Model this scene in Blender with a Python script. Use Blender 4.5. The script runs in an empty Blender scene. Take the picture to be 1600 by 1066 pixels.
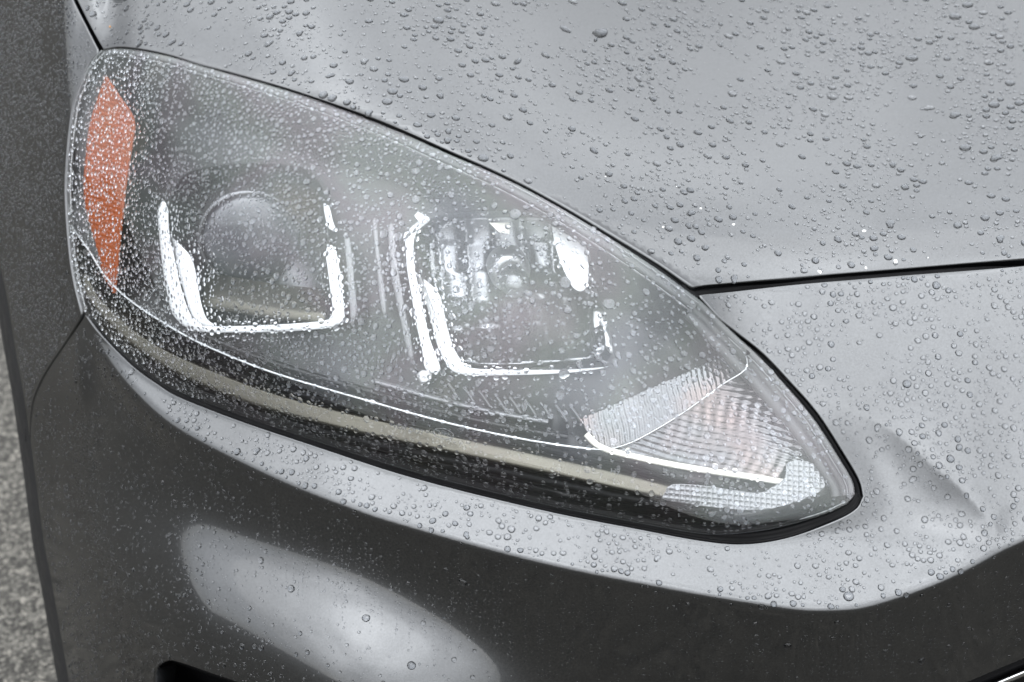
import bpy, math, random
import numpy as np
from mathutils import Vector, Matrix
from mathutils.geometry import delaunay_2d_cdt

random.seed(7)
rng = np.random.default_rng(7)
scene = bpy.context.scene
COL = scene.collection

# ------------------------------------------------------------------ camera
CAM_Z = 1.45
PITCH = math.radians(29.0)
LENS_MM = 60.0
FPX = 1600.0 * LENS_MM / 36.0            # focal length in photograph pixels
cam_data = bpy.data.cameras.new('camera')
cam = bpy.data.objects.new('camera', cam_data)
COL.objects.link(cam)
cam.location = (0, 0, CAM_Z)
cam.rotation_euler = (math.pi / 2 - PITCH, 0, 0)
cam_data.sensor_width = 36.0
cam_data.lens = LENS_MM
cam_data.clip_start = 0.02
cam_data.clip_end = 3000
cam_data.dof.use_dof = True
cam_data.dof.focus_distance = 1.24
cam_data.dof.aperture_fstop = 10.0
scene.camera = cam

# ------------------------------------------------------------------ overcast sky and sun
world = bpy.data.worlds.new('World')
scene.world = world
world.use_nodes = True
wn, wl = world.node_tree.nodes, world.node_tree.links
wn.clear()
w_out = wn.new('ShaderNodeOutputWorld')
SUN_EL, SUN_ROT = math.radians(55), math.radians(195)
sky = wn.new('ShaderNodeTexSky')
sky.sky_type = 'NISHITA'
sky.sun_disc = False
sky.sun_elevation = SUN_EL
sky.sun_rotation = SUN_ROT
sky.air_density = 1.0
sky.dust_density = 0.6
sky.ozone_density = 1.0
hsv = wn.new('ShaderNodeHueSaturation')
hsv.inputs['Saturation'].default_value = 0.22
wl.new(sky.outputs[0], hsv.inputs['Color'])
bg_sky = wn.new('ShaderNodeBackground')
bg_sky.inputs['Strength'].default_value = 0.05
wl.new(hsv.outputs[0], bg_sky.inputs['Color'])
# the cloud deck: brighter overhead than at the horizon, broken by soft banks
tc = wn.new('ShaderNodeTexCoord')
sep = wn.new('ShaderNodeSeparateXYZ')
wl.new(tc.outputs['Generated'], sep.inputs[0])
el = wn.new('ShaderNodeMapRange')
el.inputs['From Min'].default_value = 0.0
el.inputs['From Max'].default_value = 1.0
el.inputs['To Min'].default_value = 0.62
el.inputs['To Max'].default_value = 2.85
zsq = wn.new('ShaderNodeMath')
zsq.operation = 'POWER'
zsq.inputs[1].default_value = 1.25
zsq.use_clamp = True
wl.new(sep.outputs['Z'], zsq.inputs[0])
wl.new(zsq.outputs[0], el.inputs['Value'])
cn = wn.new('ShaderNodeTexNoise')
cn.inputs['Scale'].default_value = 2.3
cn.inputs['Detail'].default_value = 4.0
cn.inputs['Roughness'].default_value = 0.5
wl.new(tc.outputs['Generated'], cn.inputs['Vector'])
cr = wn.new('ShaderNodeMapRange')
cr.inputs['From Min'].default_value = 0.3
cr.inputs['From Max'].default_value = 0.7
cr.inputs['To Min'].default_value = 0.54
cr.inputs['To Max'].default_value = 1.30
wl.new(cn.outputs['Fac'], cr.inputs['Value'])
sdir = Vector((math.sin(SUN_ROT) * math.cos(SUN_EL), math.cos(SUN_ROT) * math.cos(SUN_EL), math.sin(SUN_EL)))
dotn = wn.new('ShaderNodeVectorMath')
dotn.operation = 'DOT_PRODUCT'
dotn.inputs[1].default_value = sdir
wl.new(tc.outputs['Generated'], dotn.inputs[0])
glow = wn.new('ShaderNodeMapRange')
glow.inputs['From Min'].default_value = -1.0
glow.inputs['From Max'].default_value = 1.0
glow.inputs['To Min'].default_value = 0.52
glow.inputs['To Max'].default_value = 1.22
wl.new(dotn.outputs['Value'], glow.inputs['Value'])
mulg = wn.new('ShaderNodeMath')
mulg.operation = 'MULTIPLY'
wl.new(glow.outputs[0], mulg.inputs[0])
wl.new(cr.outputs[0], mulg.inputs[1])
mul = wn.new('ShaderNodeMath')
mul.operation = 'MULTIPLY'
wl.new(el.outputs[0], mul.inputs[0])
wl.new(mulg.outputs[0], mul.inputs[1])
bg_cl = wn.new('ShaderNodeBackground')
bg_cl.inputs['Color'].default_value = (0.94, 0.97, 1.0, 1)
wl.new(mul.outputs[0], bg_cl.inputs['Strength'])
addw = wn.new('ShaderNodeAddShader')
wl.new(bg_sky.outputs[0], addw.inputs[0])
wl.new(bg_cl.outputs[0], addw.inputs[1])
wl.new(addw.outputs[0], w_out.inputs[0])

sun_d = bpy.data.lights.new('sun', 'SUN')
sun_d.energy = 0.6
sun_d.angle = math.radians(120)
sun_d.color = (1.0, 0.96, 0.9)
sun = bpy.data.objects.new('sun', sun_d)
COL.objects.link(sun)
sd = Vector((math.sin(SUN_ROT) * math.cos(SUN_EL), math.cos(SUN_ROT) * math.cos(SUN_EL), math.sin(SUN_EL)))
sun.rotation_euler = sd.to_track_quat('Z', 'Y').to_euler()

vs = scene.view_settings
vs.view_transform = 'Standard'
vs.look = 'None'
vs.gamma = 1.0
vs.use_curve_mapping = False
vs.exposure = 0.80
cy = scene.cycles
cy.max_bounces = 14
cy.transparent_max_bounces = 24
cy.transmission_bounces = 12
cy.glossy_bounces = 6
cy.diffuse_bounces = 3
cy.sample_clamp_indirect = 6.0
cy.use_denoising = True
scene.render.film_transparent = False

# ------------------------------------------------------------------ materials
def new_mat(name):
    m = bpy.data.materials.new(name)
    m.use_nodes = True
    n = m.node_tree.nodes
    return m, n, m.node_tree.links, n['Principled BSDF']

def pmat(name, col, metallic=0.0, rough=0.4, coat=0.0, coat_rough=0.03, spec=0.5):
    m, n, l, b = new_mat(name)
    b.inputs['Base Color'].default_value = (*col, 1)
    b.inputs['Metallic'].default_value = metallic
    b.inputs['Roughness'].default_value = rough
    b.inputs['Coat Weight'].default_value = coat
    b.inputs['Coat Roughness'].default_value = coat_rough
    b.inputs['Specular IOR Level'].default_value = spec
    return m

def add_noise_rough(m, scale, lo, hi, bump=0.0, bump_scale=None, dist=0.001):
    n, l = m.node_tree.nodes, m.node_tree.links
    b = n['Principled BSDF']
    co = n.new('ShaderNodeTexCoord')
    t = n.new('ShaderNodeTexNoise')
    t.inputs['Scale'].default_value = scale
    t.inputs['Detail'].default_value = 5
    l.new(co.outputs['Object'], t.inputs['Vector'])
    r = n.new('ShaderNodeMapRange')
    r.inputs['From Min'].default_value = 0.3
    r.inputs['From Max'].default_value = 0.7
    r.inputs['To Min'].default_value = lo
    r.inputs['To Max'].default_value = hi
    l.new(t.outputs['Fac'], r.inputs['Value'])
    l.new(r.outputs[0], b.inputs['Roughness'])
    if bump:
        t2 = n.new('ShaderNodeTexNoise')
        t2.inputs['Scale'].default_value = bump_scale or scale
        t2.inputs['Detail'].default_value = 3
        l.new(co.outputs['Object'], t2.inputs['Vector'])
        bp = n.new('ShaderNodeBump')
        bp.inputs['Strength'].default_value = bump
        bp.inputs['Distance'].default_value = dist
        l.new(t2.outputs['Fac'], bp.inputs['Height'])
        l.new(bp.outputs[0], b.inputs['Normal'])

def paint_mat():
    m, n, l, b = new_mat('grey_metallic_paint')
    co = n.new('ShaderNodeTexCoord')
    fl = n.new('ShaderNodeTexVoronoi')
    fl.inputs['Scale'].default_value = 1400.0
    l.new(co.outputs['Object'], fl.inputs['Vector'])
    rr = n.new('ShaderNodeMapRange')
    rr.inputs['To Min'].default_value = 0.82
    rr.inputs['To Max'].default_value = 1.2
    sp = n.new('ShaderNodeSeparateColor')
    l.new(fl.outputs['Color'], sp.inputs[0])
    l.new(sp.outputs[0], rr.inputs['Value'])
    mx = n.new('ShaderNodeVectorMath')
    mx.operation = 'SCALE'
    mx.inputs[0].default_value = (0.050, 0.052, 0.055)
    l.new(rr.outputs[0], mx.inputs['Scale'])
    l.new(mx.outputs[0], b.inputs['Base Color'])
    b.inputs['Metallic'].default_value = 1.0
    b.inputs['Roughness'].default_value = 0.32
    b.inputs['Coat Weight'].default_value = 1.0
    b.inputs['Coat IOR'].default_value = 1.58
    b.inputs['Specular Tint'].default_value = (0.25, 0.25, 0.25, 1)   # flakes lie under the clear coat: no brightening at grazing angles
    # road film: faint smears that dull the clear coat
    sm = n.new('ShaderNodeTexNoise')
    sm.inputs['Scale'].default_value = 9.0
    sm.inputs['Detail'].default_value = 6.0
    sm.inputs['Distortion'].default_value = 1.2
    l.new(co.outputs['Object'], sm.inputs['Vector'])
    sr = n.new('ShaderNodeMapRange')
    sr.inputs['From Min'].default_value = 0.42
    sr.inputs['From Max'].default_value = 0.75
    sr.inputs['To Min'].default_value = 0.05
    sr.inputs['To Max'].default_value = 0.13
    l.new(sm.outputs['Fac'], sr.inputs['Value'])
    l.new(sr.outputs[0], b.inputs['Coat Roughness'])
    # orange peel
    op = n.new('ShaderNodeTexNoise')
    op.inputs['Scale'].default_value = 160.0
    op.inputs['Detail'].default_value = 1.0
    l.new(co.outputs['Object'], op.inputs['Vector'])
    bp = n.new('ShaderNodeBump')
    bp.inputs['Strength'].default_value = 0.06
    bp.inputs['Distance'].default_value = 0.0004
    l.new(op.outputs['Fac'], bp.inputs['Height'])
    l.new(bp.outputs[0], b.inputs['Coat Normal'])
    return m

def schlick(n, l, f0, normal_socket=None):
    g = n.new('ShaderNodeNewGeometry')
    d = n.new('ShaderNodeVectorMath')
    d.operation = 'DOT_PRODUCT'
    l.new(g.outputs['Normal'], d.inputs[0])
    l.new(g.outputs['Incoming'], d.inputs[1])
    a = n.new('ShaderNodeMath'); a.operation = 'ABSOLUTE'
    l.new(d.outputs['Value'], a.inputs[0])
    s = n.new('ShaderNodeMath'); s.operation = 'SUBTRACT'
    s.inputs[0].default_value = 1.0
    l.new(a.outputs[0], s.inputs[1])
    p = n.new('ShaderNodeMath'); p.operation = 'POWER'
    l.new(s.outputs[0], p.inputs[0]); p.inputs[1].default_value = 5.0
    q = n.new('ShaderNodeMath'); q.operation = 'MULTIPLY_ADD'
    l.new(p.outputs[0], q.inputs[0])
    q.inputs[1].default_value = 1.0 - f0
    q.inputs[2].default_value = f0
    return q.outputs[0]

def lens_mat():
    m = bpy.data.materials.new('clear_polycarbonate')
    m.use_nodes = True
    n, l = m.node_tree.nodes, m.node_tree.links
    n.clear()
    out = n.new('ShaderNodeOutputMaterial')
    tr = n.new('ShaderNodeBsdfTransparent')
    tr.inputs['Color'].default_value = (0.93, 0.94, 0.95, 1)
    gl = n.new('ShaderNodeBsdfGlossy')
    gl.inputs['Roughness'].default_value = 0.03
    # stress birefringence: soft pink / green / blue patches in the sheen
    co = n.new('ShaderNodeTexCoord')
    t = n.new('ShaderNodeTexNoise')
    t.inputs['Scale'].default_value = 9.0
    t.inputs['Detail'].default_value = 1.5
    l.new(co.outputs['Object'], t.inputs['Vector'])
    rp = n.new('ShaderNodeValToRGB')
    e = rp.color_ramp.elements
    e[0].position, e[0].color = 0.30, (0.90, 0.94, 1.0, 1)
    e[1].position, e[1].color = 0.72, (1.0, 0.97, 0.86, 1)
    k = e.new(0.43); k.color = (0.93, 1.0, 0.95, 1)
    k = e.new(0.54); k.color = (1.0, 0.93, 0.98, 1)
    k = e.new(0.63); k.color = (0.94, 1.0, 0.97, 1)
    l.new(t.outputs['Fac'], rp.inputs[0])
    l.new(rp.outputs[0], gl.inputs['Color'])
    mix = n.new('ShaderNodeMixShader')
    l.new(schlick(n, l, 0.042), mix.inputs[0])
    l.new(tr.outputs[0], mix.inputs[1])
    l.new(gl.outputs[0], mix.inputs[2])
    # pale haze put into upward-facing parts, standing for the sky's sheen
    df = n.new('ShaderNodeBsdfDiffuse')
    df.inputs['Color'].default_value = (0.8, 0.82, 0.84, 1)
    mix2 = n.new('ShaderNodeMixShader')
    gn = n.new('ShaderNodeNewGeometry')
    sz = n.new('ShaderNodeSeparateXYZ')
    l.new(gn.outputs['Normal'], sz.inputs[0])
    hz = n.new('ShaderNodeMapRange')
    hz.interpolation_type = 'SMOOTHSTEP'
    hz.inputs['From Min'].default_value = 0.50
    hz.inputs['From Max'].default_value = 0.64
    hz.inputs['To Min'].default_value = 0.001
    hz.inputs['To Max'].default_value = 0.030
    l.new(sz.outputs['Z'], hz.inputs['Value'])
    hn = n.new('ShaderNodeMapRange')
    hn.inputs['From Min'].default_value = 0.3
    hn.inputs['From Max'].default_value = 0.7
    hn.inputs['To Min'].default_value = 0.6
    hn.inputs['To Max'].default_value = 1.3
    l.new(t.outputs['Fac'], hn.inputs['Value'])
    hm = n.new('ShaderNodeMath'); hm.operation = 'MULTIPLY'
    l.new(hz.outputs[0], hm.inputs[0]); l.new(hn.outputs[0], hm.inputs[1])
    l.new(hm.outputs[0], mix2.inputs[0])
    l.new(mix.outputs[0], mix2.inputs[1])
    l.new(df.outputs[0], mix2.inputs[2])
    l.new(mix2.outputs[0], out.inputs[0])
    return m

def water_mat():
    m = bpy.data.materials.new('rain_water')
    m.use_nodes = True
    n, l = m.node_tree.nodes, m.node_tree.links
    n.clear()
    out = n.new('ShaderNodeOutputMaterial')
    g = n.new('ShaderNodeBsdfGlass')
    g.inputs['IOR'].default_value = 1.333
    g.inputs['Roughness'].default_value = 0.0
    g.inputs['Color'].default_value = (0.985, 0.99, 1.0, 1)
    l.new(g.outputs[0], out.inputs[0])
    return m

def asphalt_mat():
    m, n, l, b = new_mat('asphalt')
    co = n.new('ShaderNodeTexCoord')
    v = n.new('ShaderNodeTexVoronoi')
    v.inputs['Scale'].default_value = 210.0
    l.new(co.outputs['Object'], v.inputs['Vector'])
    sp = n.new('ShaderNodeSeparateColor')
    l.new(v.outputs['Color'], sp.inputs[0])
    rp = n.new('ShaderNodeValToRGB')
    e = rp.color_ramp.elements
    e[0].position, e[0].color = 0.0, (0.028, 0.027, 0.025, 1)
    e[1].position, e[1].color = 1.0, (0.19, 0.178, 0.158, 1)
    k = e.new(0.45); k.color = (0.060, 0.057, 0.052, 1)
    k = e.new(0.8); k.color = (0.115, 0.110, 0.098, 1)
    l.new(sp.outputs[0], rp.inputs[0])
    nz = n.new('ShaderNodeTexNoise')
    nz.inputs['Scale'].default_value = 30.0
    nz.inputs['Detail'].default_value = 6.0
    l.new(co.outputs['Object'], nz.inputs['Vector'])
    mr = n.new('ShaderNodeMapRange')
    mr.inputs['From Min'].default_value = 0.3
    mr.inputs['From Max'].default_value = 0.7
    mr.inputs['To Min'].default_value = 0.72
    mr.inputs['To Max'].default_value = 1.02
    l.new(nz.outputs['Fac'], mr.inputs['Value'])
    ml = n.new('ShaderNodeVectorMath'); ml.operation = 'SCALE'
    l.new(rp.outputs[0], ml.inputs[0])
    l.new(mr.outputs[0], ml.inputs['Scale'])
    l.new(ml.outputs[0], b.inputs['Base Color'])
    b.inputs['Roughness'].default_value = 0.85
    b.inputs['Specular IOR Level'].default_value = 0.15
    bp = n.new('ShaderNodeBump')
    bp.inputs['Strength'].default_value = 0.7
    bp.inputs['Distance'].default_value = 0.004
    bp.invert = True
    l.new(v.outputs['Distance'], bp.inputs['Height'])
    l.new(bp.outputs[0], b.inputs['Normal'])
    return m

def signal_mat():
    m, n, l, b = new_mat('signal_chrome')
    co = n.new('ShaderNodeTexCoord')
    t = n.new('ShaderNodeTexNoise')
    t.inputs['Scale'].default_value = 16.0
    t.inputs['Detail'].default_value = 2.0
    l.new(co.outputs['Object'], t.inputs['Vector'])
    rp = n.new('ShaderNodeValToRGB')
    e = rp.color_ramp.elements
    e[0].position, e[0].color = 0.42, (0.13, 0.134, 0.138, 1)
    e[1].position, e[1].color = 0.66, (0.175, 0.138, 0.130, 1)  # pinkish spots painted in for the amber bulb's reflection
    l.new(t.outputs['Fac'], rp.inputs[0])
    l.new(rp.outputs[0], b.inputs['Base Color'])
    b.inputs['Metallic'].default_value = 0.9
    b.inputs['Roughness'].default_value = 0.16
    return m

M = {}
M['paint'] = paint_mat()
M['wetpaint'] = pmat('wetted_grey_paint', (0.070, 0.073, 0.077), metallic=1.0, rough=0.26)
M['wetpaint'].node_tree.nodes['Principled BSDF'].inputs['Specular Tint'].default_value = (0.25, 0.25, 0.25, 1)
M['lens'] = lens_mat()
M['water'] = water_mat()
M['asphalt'] = asphalt_mat()
M['signal'] = signal_mat()
M['rubber'] = pmat('black_rubber', (0.0072, 0.0072, 0.0078), rough=0.6, spec=0.07)
add_noise_rough(M['rubber'], 60, 0.5, 0.8, 0.2, 300, 0.0005)
M['black'] = pmat('black_gloss_plastic', (0.0030, 0.0030, 0.0034), rough=0.5, spec=0.08)
add_noise_rough(M['black'], 40, 0.35, 0.6)
M['trim'] = pmat('dark_textured_plastic', (0.0116, 0.0116, 0.0119), rough=0.6, spec=0.1)
add_noise_rough(M['trim'], 50, 0.5, 0.75, 0.3, 500, 0.0005)
M['bezel'] = pmat('satin_grey_bezel', (0.00472, 0.00496, 0.00540), metallic=0.3, rough=0.32)
add_noise_rough(M['bezel'], 14, 0.25, 0.42)
M['chrome'] = pmat('reflector_chrome', (0.5280, 0.5340, 0.5400), metallic=1.0, rough=0.08)
add_noise_rough(M['chrome'], 25, 0.05, 0.16)
M['flute'] = pmat('fluted_chrome', (0.19448, 0.19822, 0.20383), metallic=1.0, rough=0.2)
add_noise_rough(M['flute'], 25, 0.14, 0.3)
M['stripgrey'] = pmat('grey_strip', (0.1350, 0.1373, 0.1418), metallic=0.3, rough=0.3)
M['satin'] = pmat('satin_chrome', (0.3100, 0.3100, 0.3100), metallic=0.9, rough=0.3)
M['beige_reflection'] = pmat('beige_reflection_trim', (0.098, 0.092, 0.076), metallic=0.9, rough=0.3)  # satin chrome with a beige reflection put into its base colour
add_noise_rough(M['beige_reflection'], 20, 0.2, 0.32)
M['guide'] = pmat('white_light_guide', (0.50396, 0.50932, 0.51476), rough=0.25, coat=0.8)
M['cream'] = pmat('cream_white_trim', (0.6624, 0.6408, 0.5688), rough=0.25, coat=0.5)
M['amber'] = pmat('amber_reflector', (0.20, 0.036, 0.001), rough=0.3, spec=0.25)
add_noise_rough(M['amber'], 30, 0.12, 0.3)
M['prism'] = pmat('clear_prism_plastic', (0.1386, 0.1419, 0.1469), metallic=0.6, rough=0.14, coat=0.6)
M['projector'] = pmat('projector_glass', (0.06000, 0.06400, 0.07040), metallic=0.2, rough=0.15, coat=0.6)
M['flange'] = pmat('grey_lens_flange', (0.0265, 0.0272, 0.0280), rough=0.4)
add_noise_rough(M['flange'], 30, 0.3, 0.5)
M['bright'] = pmat('bright_lens_edge', (0.5100, 0.5220, 0.5280), metallic=0.4, rough=0.2, coat=0.5)
M['speck'] = pmat('white_petal', (0.6300, 0.6300, 0.6160), rough=0.6)
M['leafbit'] = pmat('dry_leaf_bit', (0.2700, 0.1320, 0.0420), rough=0.7)
M['etch'] = pmat('etched_mark', (0.0900, 0.0922, 0.0945), rough=0.5)

# ------------------------------------------------------------------ names and properties
def tag(o, label=None, cat=None, group=None, kind=None):
    if label: o['label'] = label
    if cat: o['category'] = cat
    if group: o['group'] = group
    if kind: o['kind'] = kind
    return o

def mesh_obj(name, verts, faces, mat, parent=None, smooth=True, normals=None):
    me = bpy.data.meshes.new(name)
    me.from_pydata([tuple(v) for v in verts], [], [tuple(f) for f in faces])
    me.materials.append(mat)
    if smooth:
        me.polygons.foreach_set('use_smooth', [True] * len(me.polygons))
    me.update()
    if normals is not None:
        me.normals_split_custom_set_from_vertices([tuple(v) for v in normals])
    o = bpy.data.objects.new(name, me)
    COL.objects.link(o)
    if parent is not None:
        o.parent = parent
    return o

def empty(name, parent=None, loc=(0, 0, 0)):
    o = bpy.data.objects.new(name, None)
    COL.objects.link(o)
    o.location = loc
    o.empty_display_size = 0.05
    if parent is not None:
        o.parent = parent
    return o

# ------------------------------------------------------------------ outlines measured on the car
def smooth_line(pts, step=5.0):
    """Catmull-Rom through the points, resampled about every `step` px"""
    p = np.array(pts, float)
    if len(p) == 2:
        k = max(2, int(np.hypot(*(p[1] - p[0])) / step) + 1)
        t = np.linspace(0, 1, k)[:, None]
        return p[0] * (1 - t) + p[1] * t
    q = np.vstack([2 * p[0] - p[1], p, 2 * p[-1] - p[-2]])
    out = []
    for i in range(1, len(q) - 2):
        p0, p1, p2, p3 = q[i - 1], q[i], q[i + 1], q[i + 2]
        k = max(2, int(np.hypot(*(p2 - p1)) / step))
        for t in np.arange(k) / k:
            out.append(0.5 * ((2 * p1) + (-p0 + p2) * t + (2 * p0 - 5 * p1 + 4 * p2 - p3) * t * t
                              + (-p0 + 3 * p1 - 3 * p2 + p3) * t ** 3))
    out.append(q[-2])
    return np.array(out)

HOOD_EDGE = [(162, 76), (187, 72), (225, 76), (269, 85), (312, 98), (362, 111), (437, 133), (500, 154),
             (575, 181), (637, 206), (700, 233), (763, 260), (825, 289), (888, 323), (950, 360), (1025, 406), (1083, 446)]
PANEL_GAP_HOOD = [(1083, 446), (1330, 424), (1600, 402), (1820, 384)]
PANEL_GAP_LOW = [(1095, 462), (1330, 438), (1600, 417), (1820, 400)]
RIGHT_OUT = [(1095, 462), (1125, 495), (1152, 517), (1194, 551), (1235, 594), (1280, 646), (1324, 714), (1345, 751), (1351, 776)]
BOTTOM_OUT = [(133, 494), (150, 517), (178, 547), (210, 577), (245, 602), (281, 623), (375, 660), (488, 698), (600, 735),
              (680, 758), (763, 779), (875, 805), (988, 827), (1090, 846), (1159, 852), (1228, 843), (1297, 820), (1338, 798), (1351, 776)]
LENS_LEFT = [(157, 79), (142, 97), (129, 125), (116, 162), (109, 206), (105, 250), (103, 295), (105, 344), (110, 400), (117, 444), (128, 488)]
CREASE = [(133, 500), (141, 516), (165, 559), (210, 611), (263, 658), (338, 701), (450, 754), (550, 792), (612, 813), (763, 856), (875, 884),
          (988, 907), (1100, 928), (1234, 949), (1290, 952), (1347, 948), (1403, 932), (1459, 912), (1516, 886), (1580, 853), (1700, 800), (1830, 750)]
DIAG = [(1180, 530), (1249, 576), (1303, 613), (1398, 677), (1465, 735), (1502, 766), (1580, 853)]
SILH = [(-170, -260), (-70, 150), (-18, 350), (8, 450), (24, 545), (36, 611), (46, 680), (56, 750), (69, 850), (80, 905), (94, 985), (108, 1066), (140, 1250)]

def fx(pts):
    p = smooth_line(pts, 4.0)
    p = p[np.argsort(p[:, 0])]
    return lambda x: np.interp(x, p[:, 0], p[:, 1])

f_hood = fx(HOOD_EDGE); f_gap = fx([(1083, 454), (1330, 431), (1600, 410), (1820, 392)])
f_right = fx(RIGHT_OUT[:-1] + [(1352, 778)]); f_bot = fx(BOTTOM_OUT[:-1]); f_crease = fx(CREASE); f_diag = fx(DIAG)

# ------------------------------------------------------------------ the body skin: depth from inclination
X0, X1, DX = -200.0, 1840.0, 4.0
Y0, Y1, DY = -280.0, 1280.0, 2.0
gx = np.arange(X0, X1 + DX, DX)
gy = np.arange(Y0, Y1 + DY, DY)

def sst(a, b, v):
    t = np.clip((v - a) / (b - a), 0, 1)
    return t * t * (3 - 2 * t)

def gsmooth(a, s, axis=-1):
    k = int(3 * s) + 1
    w = np.exp(-0.5 * (np.arange(-k, k + 1) / s) ** 2); w /= w.sum()
    a = np.moveaxis(a, axis, -1)
    pad = np.concatenate([np.repeat(a[..., :1], k, -1), a, np.repeat(a[..., -1:], k, -1)], -1)
    out = np.apply_along_axis(lambda r: np.convolve(r, w, 'valid'), -1, pad)
    return np.moveaxis(out, -1, axis)

def inclination():
    XX, YY = np.meshgrid(gx, gy)
    bot = f_bot(np.clip(gx, 133, 1338))
    bot = np.where(gx < 133, 494.0, bot)
    top = np.where(gx < 162, 76.0 + np.clip(162 - gx, 0, 60) * 2.4, np.where(gx < 1083, f_hood(gx), np.where(gx < 1350, f_right(gx), 776.0)))
    top = np.minimum(top, bot - 4)
    top, bot = gsmooth(top, 5), gsmooth(bot, 4)
    hline = gsmooth(np.where(gx < 1083, f_hood(np.clip(gx, 162, 1083)), f_gap(gx)), 7)
    cre = np.where(gx < 133, 500.0 - (133 - gx) * 3.0, f_crease(np.clip(gx, 133, 1830)))
    # lens
    t = np.clip((YY - top) / np.maximum(bot - top, 60), 0, 1)
    left = 1 - sst(130, 520, XX)
    lens = 28 + 40 * t ** 0.8 + 18 * sst(0.72, 1.0, t)
    lens = lens * (1 - left) + (43 + 24 * t + 12 * sst(0.75, 1.0, t)) * left
    wrap = 1 - sst(95, 190, XX)
    lens = lens * (1 - wrap) + (53 + 12 * t) * wrap
    # hood
    d = hline - YY
    hood = 13 + 13 * np.exp(-np.clip(d, 0, None) / 120.0)
    hood = hood + 3.0 * np.exp(-((YY - (30 + (XX - 700) * 0.62)) / 28.0) ** 2) * sst(560, 700, XX) * (1 - sst(1000, 1300, XX))
    # nose panel between hood and grille, folded along a diagonal crease
    dg = YY - f_diag(np.clip(XX, 1180, 1580)) - np.clip(XX - 1580, 0, None) * 1.0
    fold = sst(1240, 1330, XX)
    panel = 40 + 4 * sst(450, 800, YY) + 15 * sst(-6, 12, dg) * np.exp(-(np.clip(dg, 0, None) / 85.0) ** 2) * fold
    # ledge under the lamp
    ledge = 29 - 11 * (1 - sst(200, 450, XX)) + 3 * (1 - sst(140, 330, XX))
    # bumper face
    bl = 862 + (XX - 300) * 0.42
    amp = sst(-30, 310, XX) * (1 - sst(520, 1050, XX))
    db = YY - bl
    hump = np.where(db < 0, np.exp(-(db / 80.0) ** 2), np.exp(-(db / 135.0) ** 2))
    face = 100 - 62 * amp * hump - 6 * np.exp(-((db + 120) / 60.0) ** 2) * amp
    face = face - 10 * (1 - sst(110, 340, XX))
    # fender flank
    fend = 55 + 16 * sst(150, 480, YY) - 16 * sst(104, 140, XX) * (1 - sst(60, 200, YY))
    fend = fend + 14 * sst(470, 640, YY)
    # blends
    w_h = 1 - sst(-10, 10, YY - hline)
    w_h = w_h * sst(140, 172, XX)
    w_f = (1 - sst(100, 150, XX)) * (1 - sst(490, 640, YY))
    w_c = np.maximum(sst(-7, 9, YY - cre) * sst(115, 150, XX), sst(490, 640, YY) * (1 - sst(110, 190, XX)))
    r = sst(980, 1240, XX)
    low = lens * (1 - r) + panel * r
    roll = sst(-52, -14, YY - bot) * (1 - sst(1280, 1350, XX)) * sst(700, 1000, XX)
    low = low * (1 - roll) + 87 * roll
    thr = gsmooth(np.where(gx > 1320, 860.0, bot), 6)
    wid = 6 + 34 * sst(1250, 1400, gx)
    w_l = sst(-1, 1, (YY - thr) / wid)
    phi = low * (1 - w_l) + ledge * w_l
    phi = phi * (1 - w_h) + hood * w_h
    phi = phi * (1 - w_c) + face * w_c
    phi = phi * (1 - w_f) + fend * w_f
    return gsmooth(gsmooth(phi, 1.8, 1), 1.5, 0)

PHI = inclination()
arow = np.array([(-220, 494), (80, 494), (133, 506), (200, 585), (300, 655), (450, 718), (600, 770), (800, 826), (1000, 866), (1200, 888), (1400, 884), (1600, 835), (1860, 740)])
ABOT = gsmooth(np.interp(gx, arow[:, 0], arow[:, 1]), 10)
anchor_ctrl = np.array([(-220, 1.88), (-100, 1.675), (0, 1.515), (50, 1.440), (100, 1.374), (130, 1.338), (200, 1.268), (300, 1.198), (400, 1.152),
                        (500, 1.118), (700, 1.076), (900, 1.052), (1100, 1.040), (1300, 1.036), (1500, 1.042), (1700, 1.055), (1860, 1.07)])
xa = np.arange(-220, 1861, 4.0)
ya = gsmooth(np.interp(xa, anchor_ctrl[:, 0], anchor_ctrl[:, 1]), 9)
AY = np.interp(gx, xa, ya)

ct, st = math.cos(PITCH), math.sin(PITCH)
def ray(px, py):
    a = (np.asarray(px, float) - 800.0) / FPX
    b = -(np.asarray(py, float) - 533.0) / FPX
    return np.stack([a, ct + b * st + 0 * a, -st + b * ct + 0 * a], -1)

bb = -(gy - 533.0) / FPX
ry, rz = ct + bb * st, -st + bb * ct
ph = np.radians(PHI)
phm = 0.5 * (ph[1:] + ph[:-1])
num = -np.sin(phm) * ry[:-1, None] + np.cos(phm) * rz[:-1, None]
den = -np.sin(phm) * ry[1:, None] + np.cos(phm) * rz[1:, None]
S = np.vstack([np.zeros((1, len(gx))), np.cumsum(np.log(num / den), 0)])
abot_s = ABOT
SA = np.array([np.interp(abot_s[i], gy, S[:, i]) for i in range(len(gx))])
bA = -(abot_s - 533.0) / FPX
dA = AY / (ct + bA * st)
DEP = np.exp(S - SA[None, :]) * dA[None, :]
DEP = gsmooth(DEP, 1.2, 1)
_XX, _YY = np.meshgrid(gx, gy)
_hl = gsmooth(np.where(gx < 1083, f_hood(np.clip(gx, 162, 1083)), f_gap(gx)), 7)
_above = _hl - _YY
_below = _YY - f_crease(np.clip(gx, 133, 1830))
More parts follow.
